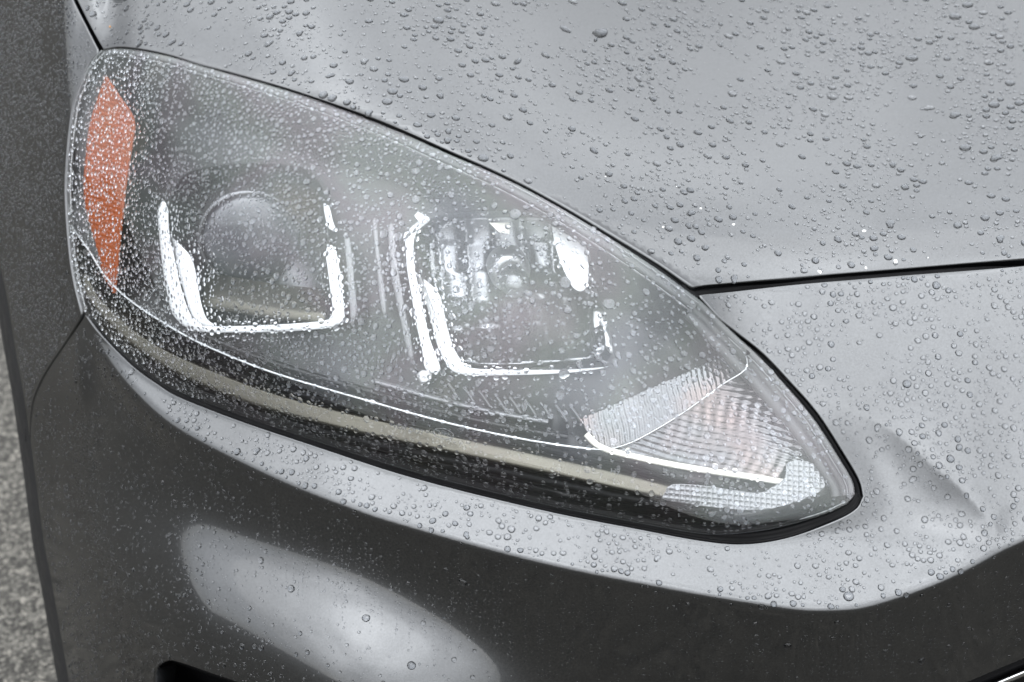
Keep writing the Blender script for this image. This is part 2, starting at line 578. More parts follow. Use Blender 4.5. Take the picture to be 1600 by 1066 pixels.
# fair the hood: one smooth polynomial sheet through the marched depths
def _poly(x, y, deg=5):
    u, v = (x - 1000.0) / 840.0, (y - 100.0) / 400.0
    return np.stack([u ** i * v ** j for i in range(deg + 1) for j in range(deg + 1 - i)], -1)
_m = (_above > 0) & (_XX > 180)
_A = _poly(_XX[_m][::7], _YY[_m][::7])
_wt = (1.0 + 3.0 * np.exp(-_above[_m][::7] / 25.0))
_co, *_ = np.linalg.lstsq(_A * _wt[:, None], (1.0 / DEP[_m][::7]) * _wt, rcond=None)
_sheet = 1.0 / (_poly(_XX, _YY) @ _co)
_w = sst(190, 360, _XX) * sst(-8, 4, _above)
print('hood fairing, largest edge step mm', 1000 * np.abs((_sheet - DEP)[(_above > 0) & (_above < 6) & (_XX > 360) & (_XX < 1640)]).max())
DEP = np.where(_w > 0, DEP * (1 - _w) + _sheet * _w, DEP)
_w = sst(1130, 1230, _XX) * (1 - sst(-70, -20, _below))
DEP = DEP * (1 - _w) + gsmooth(DEP, 11, 1) * _w
_dg = np.clip(_YY - f_diag(np.clip(_XX, 1180, 1580)) - np.clip(_XX - 1580, 0, None), 0, None)
DEP = DEP + 0.00012 * 40 * np.tanh(_dg / 40.0) * sst(1230, 1500, _XX) * (1 - sst(1600, 1700, _XX)) * (1 - sst(-130, -4, _below)) * (_above < 0)
_w = sst(25, 70, _below) * sst(125, 200, _XX)
DEP = DEP * (1 - _w) + gsmooth(DEP, 6, 1) * _w
_w = sst(560, 660, _YY) * sst(40, 90, _XX) * (1 - sst(230, 330, _XX)) * sst(10, 60, _below)
DEP = DEP * (1 - _w) + gsmooth(DEP, 14, 1) * _w
RAY = ray(*np.meshgrid(gx, gy))
PTS = RAY * DEP[..., None]
PTS[..., 2] += CAM_Z
du = np.gradient(PTS, axis=1); dv = np.gradient(PTS, axis=0)
NRM = np.cross(dv, du)
NRM /= np.linalg.norm(NRM, axis=-1, keepdims=True)
flip = np.sum(NRM * RAY, -1) > 0
NRM[flip] *= -1

def bil(G, px, py):
    u = np.clip((np.asarray(px, float) - X0) / DX, 0, len(gx) - 1.001)
    v = np.clip((np.asarray(py, float) - Y0) / DY, 0, len(gy) - 1.001)
    i, j = u.astype(int), v.astype(int)
    fu, fv = u - i, v - j
    if G.ndim == 3:
        fu, fv = fu[..., None], fv[..., None]
    return (G[j, i] * (1 - fu) + G[j, i + 1] * fu) * (1 - fv) + (G[j + 1, i] * (1 - fu) + G[j + 1, i + 1] * fu) * fv

def skin(px, py, off=0.0):
    """a point of the car's skin (or `off` metres behind it), and the skin's normal there"""
    d = bil(DEP, px, py) + off
    p = ray(px, py) * np.asarray(d)[..., None]
    p[..., 2] += CAM_Z
    nn = bil(NRM, px, py)
    return p, nn / np.linalg.norm(nn, axis=-1, keepdims=True)

def inpoly(poly, x, y):
    poly = np.asarray(poly); x = np.asarray(x, float); y = np.asarray(y, float)
    c = np.zeros(x.shape, bool)
    xj, yj = poly[-1]
    for xi, yi in poly:
        if yi != yj:
            c ^= ((yi > y) != (yj > y)) & (x < (xj - xi) * (y - yi) / (yj - yi) + xi)
        xj, yj = xi, yi
    return c

def seg_dist(poly, x, y, closed=True):
    p = np.asarray(poly, float)
    q = np.roll(p, -1, 0) if closed else p[1:]
    p = p if closed else p[:-1]
    best = np.full(np.shape(x), 1e9)
    for a, b in zip(p, q):
        ab = b - a
        L = (ab ** 2).sum() + 1e-9
        t = np.clip(((x - a[0]) * ab[0] + (y - a[1]) * ab[1]) / L, 0, 1)
        best = np.minimum(best, np.hypot(x - a[0] - t * ab[0], y - a[1] - t * ab[1]))
    return best

def dedupe(poly):
    out = []
    for p in poly:
        if not out or np.hypot(p[0] - out[-1][0], p[1] - out[-1][1]) > 0.6:
            out.append((float(p[0]), float(p[1])))
    if np.hypot(out[0][0] - out[-1][0], out[0][1] - out[-1][1]) < 0.6:
        out.pop()
    return np.array(out)

def triangulate(poly, step, holes=(), margin=0.55):
    """2-D mesh of an outline (and holes): outline vertices first"""
    loops = [dedupe(poly)] + [dedupe(h) for h in holes]
    pts, edges, k = [], [], 0
    for lp in loops:
        n = len(lp)
        pts += [tuple(p) for p in lp]
        edges += [(k + i, k + (i + 1) % n) for i in range(n)]
        k += n
    lo, hi = loops[0].min(0), loops[0].max(0)
    xs = np.arange(lo[0] + step / 2, hi[0], step)
    ys = np.arange(lo[1] + step / 2, hi[1], step)
    XX, YY = np.meshgrid(xs, ys)
    XX = XX + (np.arange(len(ys)) % 2)[:, None] * step * 0.5
    XX, YY = XX.ravel(), YY.ravel()
    ok = inpoly(loops[0], XX, YY)
    for h in loops[1:]:
        ok &= ~inpoly(h, XX, YY)
    XX, YY = XX[ok], YY[ok]
    far = np.ones(len(XX), bool)
    for lp in loops:
        far &= seg_dist(lp, XX, YY) > step * margin
    pts += list(zip(XX[far].tolist(), YY[far].tolist()))
    v, e, f, ov, oe, of = delaunay_2d_cdt([Vector(p) for p in pts], edges, [], 0, 1e-4)
    V = np.array([tuple(p) for p in v])
    F = np.array([t for t in f if len(t) == 3])
    cen = V[F].mean(1)
    ok = inpoly(loops[0], cen[:, 0], cen[:, 1])
    for h in loops[1:]:
        ok &= ~inpoly(h, cen[:, 0], cen[:, 1])
    F = F[ok]
    a = V[F]
    area = (a[:, 1, 0] - a[:, 0, 0]) * (a[:, 2, 1] - a[:, 0, 1]) - (a[:, 1, 1] - a[:, 0, 1]) * (a[:, 2, 0] - a[:, 0, 0])
    F[area > 0] = F[area > 0][:, ::-1]          # image y runs down: facing the viewer
    return V, F

def rim_edges(F):
    cnt = {}
    for t in F:
        for a, b in ((t[0], t[1]), (t[1], t[2]), (t[2], t[0])):
            cnt[(int(a), int(b))] = 1
    return [(a, b) for (a, b) in cnt if (b, a) not in cnt]

def panel(name, poly, step, mat, parent, holes=(), edge=0.0022, deep=0.022, off=0.0, curl=True):
    """sheet panel on the skin with a rolled edge turned inwards all round"""
    V, F = triangulate(poly, step, holes)
    P, N = skin(V[:, 0], V[:, 1], off)
    verts, norms, faces = [list(p) for p in P], [list(q) for q in N], [tuple(int(i) for i in t) for t in F]
    E = rim_edges(F)
    outd = {}
    for a, b in E:
        tg = P[b] - P[a]; tg = tg / (np.linalg.norm(tg) + 1e-12)
        for i in (a, b):
            outd[i] = outd.get(i, 0) + np.cross(tg, N[i])
    ring = {}
    for i, o in outd.items():
        o = o / (np.linalg.norm(o) + 1e-12)
        b0 = len(verts)
        ring[i] = b0
        for (ko, kn, no, nn) in ((0.55, 0.15, 0.6, 0.8), (1.0, 1.0, 1.0, 0.15), (0.7, deep / edge, 1.0, 0.0)):
            verts.append(list(P[i] + o * edge * ko * (0.5 if curl else 0.0) - N[i] * edge * kn))
            q = o * no + N[i] * nn
            norms.append(list(q / np.linalg.norm(q)))
    for a, b in E:
        ra, rb = ring[a], ring[b]
        faces += [(b, a, ra, rb), (rb, ra, ra + 1, rb + 1), (rb + 1, ra + 1, ra + 2, rb + 2)]
    o = mesh_obj(name, verts, faces, mat, parent, True, norms)
    return o, V, F, P, N

def field_mesh(name, poly, step, mat, parent, offf, holes=(), skirt=0.0, smooth=True):
    """mesh behind the skin: offf(x, y) gives metres behind it"""
    V, F = triangulate(poly, step, holes)
    P, _ = skin(V[:, 0], V[:, 1], offf(V[:, 0], V[:, 1]))
    verts, faces = [list(p) for p in P], [tuple(int(i) for i in t) for t in F]
    if skirt:
        E = rim_edges(F)
        Rr = ray(V[:, 0], V[:, 1]); ring = {}
        for a, b in E:
            for i in (a, b):
                if i not in ring:
                    ring[i] = len(verts)
                    verts.append(list(P[i] + Rr[i] * skirt))
            faces.append((b, a, ring[a], ring[b]))
    return mesh_obj(name, verts, faces, mat, parent, smooth)

def tube(name, pts, rad, mat, parent, n=8):
    pts = np.asarray(pts, float)
    rad = np.full(len(pts), rad) if np.isscalar(rad) else np.asarray(rad)
    verts, faces = [], []
    for i, p in enumerate(pts):
        t = pts[min(i + 1, len(pts) - 1)] - pts[max(i - 1, 0)]
        t = t / np.linalg.norm(t)
        u = np.cross(t, (0, 0, 1.0)); u /= np.linalg.norm(u); w = np.cross(u, t)
        for k in range(n):
            a = 2 * math.pi * k / n
            verts.append(p + rad[i] * (math.cos(a) * u + math.sin(a) * w))
    m = len(pts)
    for i in range(m - 1):
        for k in range(n):
            k2 = (k + 1) % n
            faces.append((i * n + k, i * n + k2, (i + 1) * n + k2, (i + 1) * n + k))
    faces += [tuple(range(n))[::-1], tuple((m - 1) * n + k for k in range(n))]
    return mesh_obj(name, verts, faces, mat, parent)

def ribbon(name, line, prof, mat, parent, step=6):
    """sweep along a line on the skin; prof: list of (pixels across, metres behind the skin); widths may taper"""
    L = smooth_line(line, step)
    tg = np.gradient(L, axis=0); tg /= np.linalg.norm(tg, axis=1)[:, None]
    nr = np.stack([-tg[:, 1], tg[:, 0]], 1)
    s = np.linspace(0, 1, len(L))
    verts, faces = [], []
    for (w, o) in prof:
        ww = w(s) if callable(w) else w
        oo = o(s) if callable(o) else o
        q = L + nr * (np.asarray(ww)[..., None] if np.ndim(ww) else ww)
        p, _ = skin(q[:, 0], q[:, 1], oo)
        verts += [list(v) for v in p]
    n, k = len(L), len(prof)
    for j in range(k - 1):
        for i in range(n - 1):
            faces.append((j * n + i, (j + 1) * n + i, (j + 1) * n + i + 1, j * n + i + 1))
    return mesh_obj(name, verts, faces, mat, parent)

# ------------------------------------------------------------------ ground
g = mesh_obj('ground', [(-400, -400, 0), (400, -400, 0), (400, 400, 0), (-400, 400, 0)], [(0, 1, 2, 3)], M['asphalt'])
tag(g, kind='structure')

# ------------------------------------------------------------------ the car
car = empty('parked_car', loc=(0, 0, 0))
tag(car, 'dark grey metallic car wet with rain, seen close at its headlight', 'car')
headlight = empty('headlight', car)

# hood
hood_poly = np.vstack([smooth_line([(-4, -270), (72, -104), (122, 0), (142, 40), (162, 76)]), smooth_line(HOOD_EDGE)[1:],
                       smooth_line(PANEL_GAP_HOOD)[1:], smooth_line([(1820, 384), (1820, -270)], 12)[1:], smooth_line([(1820, -270), (-4, -270)], 14)[1:-1]])
hood, *hood_g = panel('hood', hood_poly, 9, M['paint'], car)

# fender
fender_poly = np.vstack([smooth_line([(-16, -270), (61, -104), (112, 0), (132, 40), (151, 78)]), smooth_line(LENS_LEFT)[1:] + np.array([-2.5, 0]),
                         smooth_line([(127, 493), (101, 534), (71, 579), (53, 617), (47, 650), (46, 684)])[1:],
                         smooth_line([(46, 680), (36, 611), (24, 545), (8, 450), (-18, 350), (-70, 150), (-170, -260)])[1:], [(-160, -270)]])
fender, *fend_g = panel('fender', fender_poly, 6, M['paint'], car)

# bumper with the fog lamp opening
FOG = smooth_line([(239, 1090), (239, 1066), (243, 1043), (262, 1031), (287, 1036), (330, 1051), (380, 1068), (450, 1094), (520, 1122), (560, 1150),
                   (540, 1180), (440, 1190), (330, 1180), (260, 1150), (239, 1090)], 6)[:-1]
bumper_poly = np.vstack([smooth_line(PANEL_GAP_LOW[::-1]), smooth_line(RIGHT_OUT)[1:], smooth_line(BOTTOM_OUT[::-1])[1:],
                         smooth_line([(133, 495), (104, 537), (74, 582), (56, 620), (50, 652), (48, 690)])[1:],
                         smooth_line([(48, 690), (56, 750), (69, 850), (80, 905), (94, 985), (108, 1066), (140, 1250)])[1:],
                         smooth_line([(140, 1250), (1080, 1250)], 12)[1:], smooth_line([(1080, 1250), (1250, 1176), (1510, 1066), (1600, 1028), (1820, 936)], 8)[1:],
                         smooth_line([(1820, 936), (1820, 400)], 10)[1:-1]])
bumper, *bump_g = panel('bumper', bumper_poly, 6, M['paint'], car, holes=[FOG])

# dark lip along the wheel arch side
SILH_LOW = smooth_line(SILH, 8)
ribbon('wheel_arch_lip', SILH, [(-1.0, 0.008), (3.0, 0.005), (10.0, 0.010), (16.0, 0.03), (18.0, 0.07), (14.0, 0.13)], M['trim'], car, 8)

# fog lamp pocket: a black tub behind the opening
def tub(name, loop, mat, parent, depths):
    verts, faces = [], []
    c = loop.mean(0); n = len(loop)
    for sc, o in depths:
        q = c + (loop - c) * sc
        base = bil(DEP, loop[:, 0], loop[:, 1])
        r = ray(q[:, 0], q[:, 1])
        p = r * (base + o)[:, None]; p[:, 2] += CAM_Z
        verts += [list(v) for v in p]
    for j in range(len(depths) - 1):
        for i in range(n):
            i2 = (i + 1) % n
            faces.append((j * n + i, j * n + i2, (j + 1) * n + i2, (j + 1) * n + i))
    faces.append(tuple((len(depths) - 1) * n + i for i in range(n)))
    return mesh_obj(name, verts, faces, mat, parent)
tub('fog_lamp_pocket', FOG, M['black'], car, [(1.012, 0.012), (0.99, 0.02), (0.9, 0.09), (0.6, 0.11)])

# grille frame and chrome bar
gl_line = [(1190, 1205), (1250, 1182), (1510, 1072), (1600, 1034), (1820, 942)]
ribbon('grille_surround', gl_line, [(-12, 0.02), (2, 0.012), (10, 0.022), (40, 0.05), (130, 0.06)], M['black'], car, 8)
ribbon('grille_chrome_bar', gl_line, [(9, 0.022), (11, 0.008), (14, 0.003), (17, 0.002), (20, 0.004), (23, 0.012), (24, 0.03)], M['chrome'], car, 8)

# the rest of the car's mass, out of sight behind these panels: it shades the ground in front
def box(name, lo, hi, mat, parent):
    (x0, y0, z0), (x1, y1, z1) = lo, hi
    return mesh_obj(name, [(x0, y0, z0), (x1, y0, z0), (x1, y1, z0), (x0, y1, z0), (x0, y0, z1), (x1, y0, z1), (x1, y1, z1), (x0, y1, z1)],
                    [(0, 3, 2, 1), (4, 5, 6, 7), (0, 1, 5, 4), (1, 2, 6, 5), (2, 3, 7, 6), (3, 0, 4, 7)], mat, parent, False)
box('underbody', (-0.36, 1.85, 0.22), (1.45, 4.6, 0.74), M['trim'], car)
box('underbody', (-0.22, 1.30, 0.22), (1.30, 1.85, 0.44), M['trim'], car)

# seals in the shut lines
gapline = np.vstack([smooth_line([(-10, -270), (67, -104), (117, 0), (137, 40), (157, 80)])])
ribbon('hood_side_seal', gapline.tolist()[::4] + [gapline[-1].tolist()], [(-12, 0.016), (0, 0.022), (12, 0.016)], M['rubber'], car, 8)
ribbon('hood_front_seal', [(1060, 456), (1089, 455), (1330, 431), (1600, 410), (1820, 392)], [(-16, 0.018), (-4, 0.011), (2, 0.008), (14, 0.014)], M['rubber'], car, 8)
ribbon('bumper_side_seal', [(131, 488), (103, 535), (73, 580), (55, 618), (48, 652), (47, 690)], [(-8, 0.006), (0, 0.008), (8, 0.006)], M['rubber'], car, 6)

# ------------------------------------------------------------------ headlight: lens, seals, flange
LENS_TOP = [(157, 80), (187, 77), (225, 81), (269, 90), (312, 103), (362, 117), (437, 139), (500, 160), (575, 188), (637, 213), (700, 241), (763, 268),
            (825, 298), (888, 333), (950, 371), (1025, 420), (1060, 445), (1094, 470)]
LENS_RIGHT = [(1094, 470), (1112, 487), (1145, 520), (1188, 560), (1228, 604), (1272, 657), (1314, 722), (1331, 752), (1335, 772)]
LENS_BOTTOM = [(1335, 772), (1322, 787), (1290, 802), (1250, 815), (1194, 828), (1140, 834), (1090, 833), (988, 815), (875, 793), (763, 767), (680, 746),
               (600, 723), (488, 687), (375, 648), (281, 612), (245, 592), (210, 567), (178, 538), (152, 508), (130, 488)]
LENS_POLY = dedupe(np.vstack([smooth_line(LENS_TOP), smooth_line(LENS_RIGHT)[1:], smooth_line(LENS_BOTTOM)[1:], smooth_line(LENS_LEFT[::-1])[1:]]))
lens, *lens_g = panel('lens', LENS_POLY, 7, M['lens'], headlight, edge=0.0024, deep=0.004)

def inset(poly, d):
    p = np.asarray(poly)
    t = np.roll(p, -1, 0) - np.roll(p, 1, 0)
    t = t / (np.linalg.norm(t, axis=1)[:, None] + 1e-9)
    return p + np.stack([-t[:, 1], t[:, 0]], 1) * d

# black gasket lying in the gap all round the lamp
ribbon('gasket', HOOD_EDGE[1:], [(-10, 0.020), (-3, 0.010), (2, 0.0075), (6, 0.0075), (12, 0.008), (22, 0.012)], M['rubber'], headlight)
ribbon('gasket', [(1070, 440)] + RIGHT_OUT, [(-10, 0.022), (-2, 0.012), (4, 0.006), (9, 0.0065), (16, 0.012), (24, 0.014)], M['rubber'], headlight)
ribbon('gasket', BOTTOM_OUT[::-1], [(-10, 0.020), (-2, 0.008), (2, 0.0045), (6, 0.005), (9, 0.0085), (12, 0.006), (20, 0.010)], M['black'], headlight)
ribbon('gasket', LENS_LEFT[::-1], [(-10, 0.012), (-2, 0.006), (0, 0.004), (3, 0.006), (8, 0.012)], M['rubber'], headlight)
# grey welded flange seen through the lens edge
ribbon('lens_flange', LENS_TOP, [(1, 0.004), (lambda s: 6 + 7 * s, 0.0035), (lambda s: 9 + 10 * s, 0.005), (lambda s: 10 + 11 * s, 0.014)], M['flange'], headlight)
ribbon('lens_flange', LENS_RIGHT, [(1, 0.003), (9, 0.003), (10, 0.008), (22, 0.009), (24, 0.005), (lambda s: 34 + 6 * np.sin(math.pi * s), 0.006), (lambda s: 36 + 6 * np.sin(math.pi * s), 0.016)], M['flange'], headlight)
ribbon('lens_flange', LENS_BOTTOM, [(1, 0.003), (5, 0.003), (6, 0.010), (14, 0.016)], M['black'], headlight)
ribbon('lens_flange', LENS_LEFT[::-1], [(1, 0.003), (5, 0.003), (6, 0.008), (10, 0.012)], M['flange'], headlight)

def edge_bead(line, inpx, off, r0, jit, name='edge_bead', mat='bright', step=4):
    L = smooth_line(line, step)
    tg = np.gradient(L, axis=0); tg /= np.linalg.norm(tg, axis=1)[:, None]
    s = np.linspace(0, 1, len(L))
    w = inpx(s) if callable(inpx) else inpx
    q = L + np.stack([-tg[:, 1], tg[:, 0]], 1) * (np.asarray(w)[:, None] if np.ndim(w) else w)
    p, _ = skin(q[:, 0], q[:, 1], off)
    tube(name, p, r0 * (1 + jit * rng.random(len(p))), M[mat], headlight, 7)

edge_bead(LENS_TOP[1:], lambda s: 11 + 11 * s, 0.004, 0.00022, 2.2, mat='stripgrey')
edge_bead(LENS_TOP[10:], lambda s: 3 + 2 * s, 0.002, 0.0003, 1.0, mat='stripgrey')
edge_bead(LENS_RIGHT[2:], 10.5, 0.003, 0.00028, 0.6, mat='stripgrey')
edge_bead(LENS_LEFT[::-1], 1.5, 0.001, 0.0004, 0.8, mat='stripgrey')
edge_bead(LENS_LEFT[::-1], 7, 0.004, 0.0003, 0.5)
edge_bead(LENS_BOTTOM[1:4], 3, 0.001, 0.0002, 2.5, mat='stripgrey')

# ------------------------------------------------------------------ headlight: inside
FEAT = [(112, 352), (124, 370), (140, 393), (165, 432), (200, 467), (250, 501), (300, 530), (360, 557), (420, 580), (490, 602), (560, 622), (640, 645), (720, 666),
        (800, 683), (870, 695), (920, 701), (950, 702), (985, 692), (1020, 674), (1060, 650), (1100, 622), (1130, 600), (1158, 583), (1167, 572), (1166, 556)]
MOD_L = smooth_line([(266, 330), (272, 296), (300, 268), (380, 256), (470, 262), (502, 292), (512, 350), (519, 430), (524, 482), (515, 499), (420, 509), (330, 511),
                     (302, 498), (285, 450), (272, 390), (266, 330)], 6)[:-1]
MOD_R = smooth_line([(650, 384), (660, 354), (690, 336), (780, 330), (870, 336), (908, 352), (922, 400), (932, 450), (948, 500), (955, 545), (940, 566), (860, 576),
                     (740, 578), (706, 566), (682, 500), (660, 440), (650, 384)], 6)[:-1]
feat = smooth_line(FEAT, 5)
i_end = int(np.argmin(np.hypot(feat[:, 0] - 950, feat[:, 1] - 702)))
ins = inset(LENS_POLY, 5)
bez_low = feat[2:]
# bezel outline: lens outline above the feature line
keep = [p for p in ins if not (p[1] > np.interp(p[0], feat[:i_end, 0], feat[:i_end, 1]) and p[0] < 950) and not (p[0] >= 950 and p[1] > 556)]
keep = np.array(keep)
# start at the left end going clockwise over the top
k0 = int(np.argmin(np.hypot(keep[:, 0] - 114, keep[:, 1] - 356)))
keep = np.roll(keep, -k0, 0)
if keep[5, 1] > keep[0, 1]:
    keep = np.roll(keep[::-1], 1, 0)
bez_poly = dedupe(np.vstack([keep, feat[::-1][:-3]]))

def d_in(x, y):
    return seg_dist(LENS_POLY, x, y)
def bez_off(x, y):
    o = 0.010 + 0.042 * sst(0, 95, d_in(x, y))
    fl = seg_dist(feat, x, y, False)
    return o - 0.012 * np.exp(-(fl / 26.0) ** 2)
field_mesh('bezel', bez_poly, 9, M['bezel'], headlight, bez_off, [MOD_L, MOD_R])

# lower black trim below the feature line
lower_poly = dedupe(np.vstack([feat[:i_end + 4], smooth_line([(985, 694), (1040, 712), (1110, 722), (1200, 690), (1265, 690), (1300, 740), (1322, 768), (1310, 782)], 6),
                               [p + (0, -6) for p in smooth_line(LENS_BOTTOM[2:-1])], [(118, 420)]]))
M['lowertrim'] = pmat('dark_gloss_lower_trim', (0.0070, 0.0073, 0.0080), rough=0.25)
field_mesh('lower_trim', lower_poly, 9, M['lowertrim'], headlight, lambda x, y: 0.012 + 0.026 * sst(4, 26, d_in(x, y)))

BAR = [(128, 430), (150, 470), (200, 520), (260, 560), (340, 596), (430, 628), (560, 661), (700, 691), (850, 723), (1000, 756), (1080, 772), (1150, 780)]
bw = lambda k: (lambda s: k * 1.18 * (0.5 + 0.5 * sst(0.0, 0.25, s)) * (1 - 0.2 * sst(0.8, 1.0, s)))
prof = [(bw(-12), 0.026), (bw(-11.5), 0.0178), (bw(-7), 0.0164), (bw(-2), 0.0149), (bw(3), 0.0134), (bw(8), 0.0120), (bw(11), 0.0114), (bw(13), 0.0124), (bw(14.5), 0.016), (bw(15), 0.028)]
ribbon('lower_chrome_bar', BAR, prof, M['beige_reflection'], headlight, 8)  # chrome bar; its warm tint imitates a beige reflection
ribbon('bar_shadow_gap', BAR, [(bw(-21), 0.012), (bw(-20), 0.010), (bw(-14), 0.012), (bw(-12), 0.03)], M['black'], headlight, 8)
ribbon('lower_rib', BAR, [(bw(15), 0.03), (bw(18), 0.014), (bw(21), 0.011), (bw(26), 0.010), (bw(30), 0.02)], M['black'], headlight, 8)

p, _ = skin(feat[:, 0], feat[:, 1], 0.0035)
tube('feature_line', p, np.where(feat[:, 0] < 930, 0.0008, 0.00042), M['bright'], headlight, 8)

# left module with its projector lens
M['modwall'] = pmat('smoked_chrome', (0.13770, 0.14055, 0.14490), metallic=0.85, rough=0.22)
add_noise_rough(M['modwall'], 18, 0.16, 0.3)
tub('projector_housing', MOD_L, M['modwall'], headlight, [(1.0, 0.036), (0.985, 0.045), (0.93, 0.075), (0.86, 0.12), (0.5, 0.13)])
tub('reflector_housing', MOD_R, M['modwall'], headlight, [(1.0, 0.036), (0.985, 0.042), (0.95, 0.070), (0.9, 0.125), (0.5, 0.13)])

def facing(px, py, off, fwd=(0.12, -1.0, 0.05)):
    p, _ = skin(np.array([px]), np.array([py]), off)
    z = Vector(fwd).normalized()
    x = Vector((0, 0, 1)).cross(z).normalized()
    y = z.cross(x)
    m = Matrix((x, y, z)).transposed().to_4x4()
    m.translation = Vector(p[0])
    return m

def lathe(name, prof, mtx, mat, parent, n=40, squash=1.0):
    verts, faces = [], []
    for r, z in prof:
        for k in range(n):
            a = 2 * math.pi * k / n
            verts.append(mtx @ Vector((r * math.cos(a) * squash, r * math.sin(a), z)))
    for j in range(len(prof) - 1):
        for k in range(n):
            k2 = (k + 1) % n
            faces.append((j * n + k, j * n + k2, (j + 1) * n + k2, (j + 1) * n + k))
    faces.append(tuple((len(prof) - 1) * n + k for k in range(n)))
    return mesh_obj(name, verts, faces, mat, parent)

PXM = 1.30 / FPX
R = 84 * PXM
mt = facing(392, 372, 0.088)
lathe('projector_lens', [(R * math.cos(a), 0.014 * math.sin(a)) for a in np.linspace(0.0, 1.52, 12)], mt, M['projector'], headlight, 48)
lathe('projector_ring', [(R * 1.10, -0.03), (R * 1.10, 0.002), (R * 1.06, 0.006), (R * 1.01, 0.004), (R * 0.99, -0.004), (R * 0.99, -0.02)], mt, M['modwall'], headlight, 48)

ribbon('projector_shelf', [(318, 462), (370, 470), (430, 480), (508, 488)], [(-36, 0.080), (-20, 0.066), (0, 0.052), (14, 0.044), (20, 0.050)], M['beige_reflection'], headlight, 8)  # chrome floor of the module, beige reflection painted in by the material
# moulded steps in the bezel
for dy, x0, x1, w in ((-16, 300, 900, 5), (-34, 560, 860, 4)):
    ln = [(p[0], p[1] + dy) for p in feat[::6] if x0 < p[0] < x1]
    ribbon('bezel_step', ln, [(-w, 0.052), (-w * 0.6, 0.030), (w * 0.6, 0.027), (w, 0.052)], M['stripgrey' if dy < -20 else 'bezel'], headlight, 8)
for k in range(9):
    x0 = 700 + k * 24
    y0 = float(np.interp(x0, feat[:i_end, 0], feat[:i_end, 1])) - 62
    ribbon('bezel_rib', [(x0, y0), (x0 + 9, y0 + 12), (x0 + 18, y0 + 26)], [(-2.2, 0.054), (-1, 0.037), (1, 0.037), (2.2, 0.054)], M['stripgrey'], headlight, 5)

# right module: fluted reflector, bulb
def refl_off(x, y):
    c = np.floor((x - 640 - 0.10 * (y - 430)) / 46.0)
    xc = 640 + 0.10 * (y - 430) + (c + 0.5) * 46.0
    xs = xc + 0.25 * (x - xc)
    u, v = (xs - 795) / 150.0, (y - 425) / 150.0
    o = 0.115 - 0.06 * (u * u + v * v)
    o = o + 0.0025 * np.sin(c * 2.4) + 0.0035 * ((x - xc) / 23.0) ** 2
    rw = np.floor((y - 340 + 0.05 * (x - 640)) / 44.0)
    h1 = np.sin(c * 12.9898 + rw * 78.233) * 43758.5453; h1 = h1 - np.floor(h1)
    h2 = np.sin(c * 39.346 + rw * 11.135) * 24634.6345; h2 = h2 - np.floor(h2)
    yc = 340 - 0.05 * (x - 640) + (rw + 0.5) * 44.0
    o = o + (h1 - 0.5) * 0.00022 * (x - xc) + (h2 - 0.5) * 0.00028 * (y - yc)
    return np.where(y > 538, o - 0.00045 * (y - 538), o)
REFL = smooth_line([(668, 400), (690, 352), (760, 338), (860, 342), (905, 360), (925, 440), (940, 500), (940, 552), (860, 566), (740, 568), (708, 545), (686, 480), (668, 400)], 7)[:-1]
field_mesh('fluted_reflector', REFL, 4.2, M['flute'], headlight, refl_off, skirt=0.02)
mt = facing(797, 425, 0.085, (0.15, -1.0, 0.12))
lathe('bulb_collar', [(0.017, -0.02), (0.017, 0.0), (0.014, 0.004), (0.010, 0.004)], mt, M['satin'], headlight, 28)
lathe('bulb', [(0.008, -0.01), (0.0085, 0.012), (0.0085, 0.022), (0.007, 0.028), (0.004, 0.031), (0.0005, 0.032)], mt, M['prism'], headlight, 24)
lathe('bulb_shield', [(0.0115, 0.014), (0.012, 0.024), (0.0105, 0.033), (0.0065, 0.038), (0.0006, 0.040)], mt, M['modwall'], headlight, 28)

def plate(name, pts, mat, off, gx_=0.0, gy_=0.0, skirt=0.006, step=6, curve=True, rel=False):
    P = smooth_line(list(pts) + [pts[0]], 5)[:-1] if curve else np.vstack([smooth_line([pts[i], pts[(i + 1) % len(pts)]], 6)[:-1] for i in range(len(pts))])
    c = P.mean(0)
    return field_mesh(name, P, step, M[mat], headlight, lambda x, y: off + gx_ * (x - c[0]) + gy_ * (y - c[1]), skirt=skirt)

# light guides framing the left module
plate('light_guide', [(246, 330), (250, 380), (256, 430), (266, 480), (275, 498), (292, 512), (315, 519), (420, 519), (500, 514), (527, 508), (538, 498), (537, 480),
                      (532, 430), (524, 390), (514, 383), (509, 395), (512, 420), (517, 460), (520, 485), (516, 496), (503, 502), (420, 508), (330, 510), (312, 505),
                      (297, 490), (283, 450), (272, 400), (264, 360), (262, 325), (254, 314)], 'guide', 0.028, 0, -0.00003, 0.012, 5)
plate('light_guide_blade', [(268, 370), (284, 385), (299, 403), (307, 432), (314, 472), (323, 498), (336, 509), (313, 507), (298, 488), (286, 450), (275, 408)], 'guide', 0.036, 0.00012, -0.0001, 0.01, 5)
plate('light_guide_tip', [(505, 318), (514, 322), (520, 345), (525, 361), (514, 357), (508, 338)], 'guide', 0.030, 0, -0.0001, 0.01, 4)
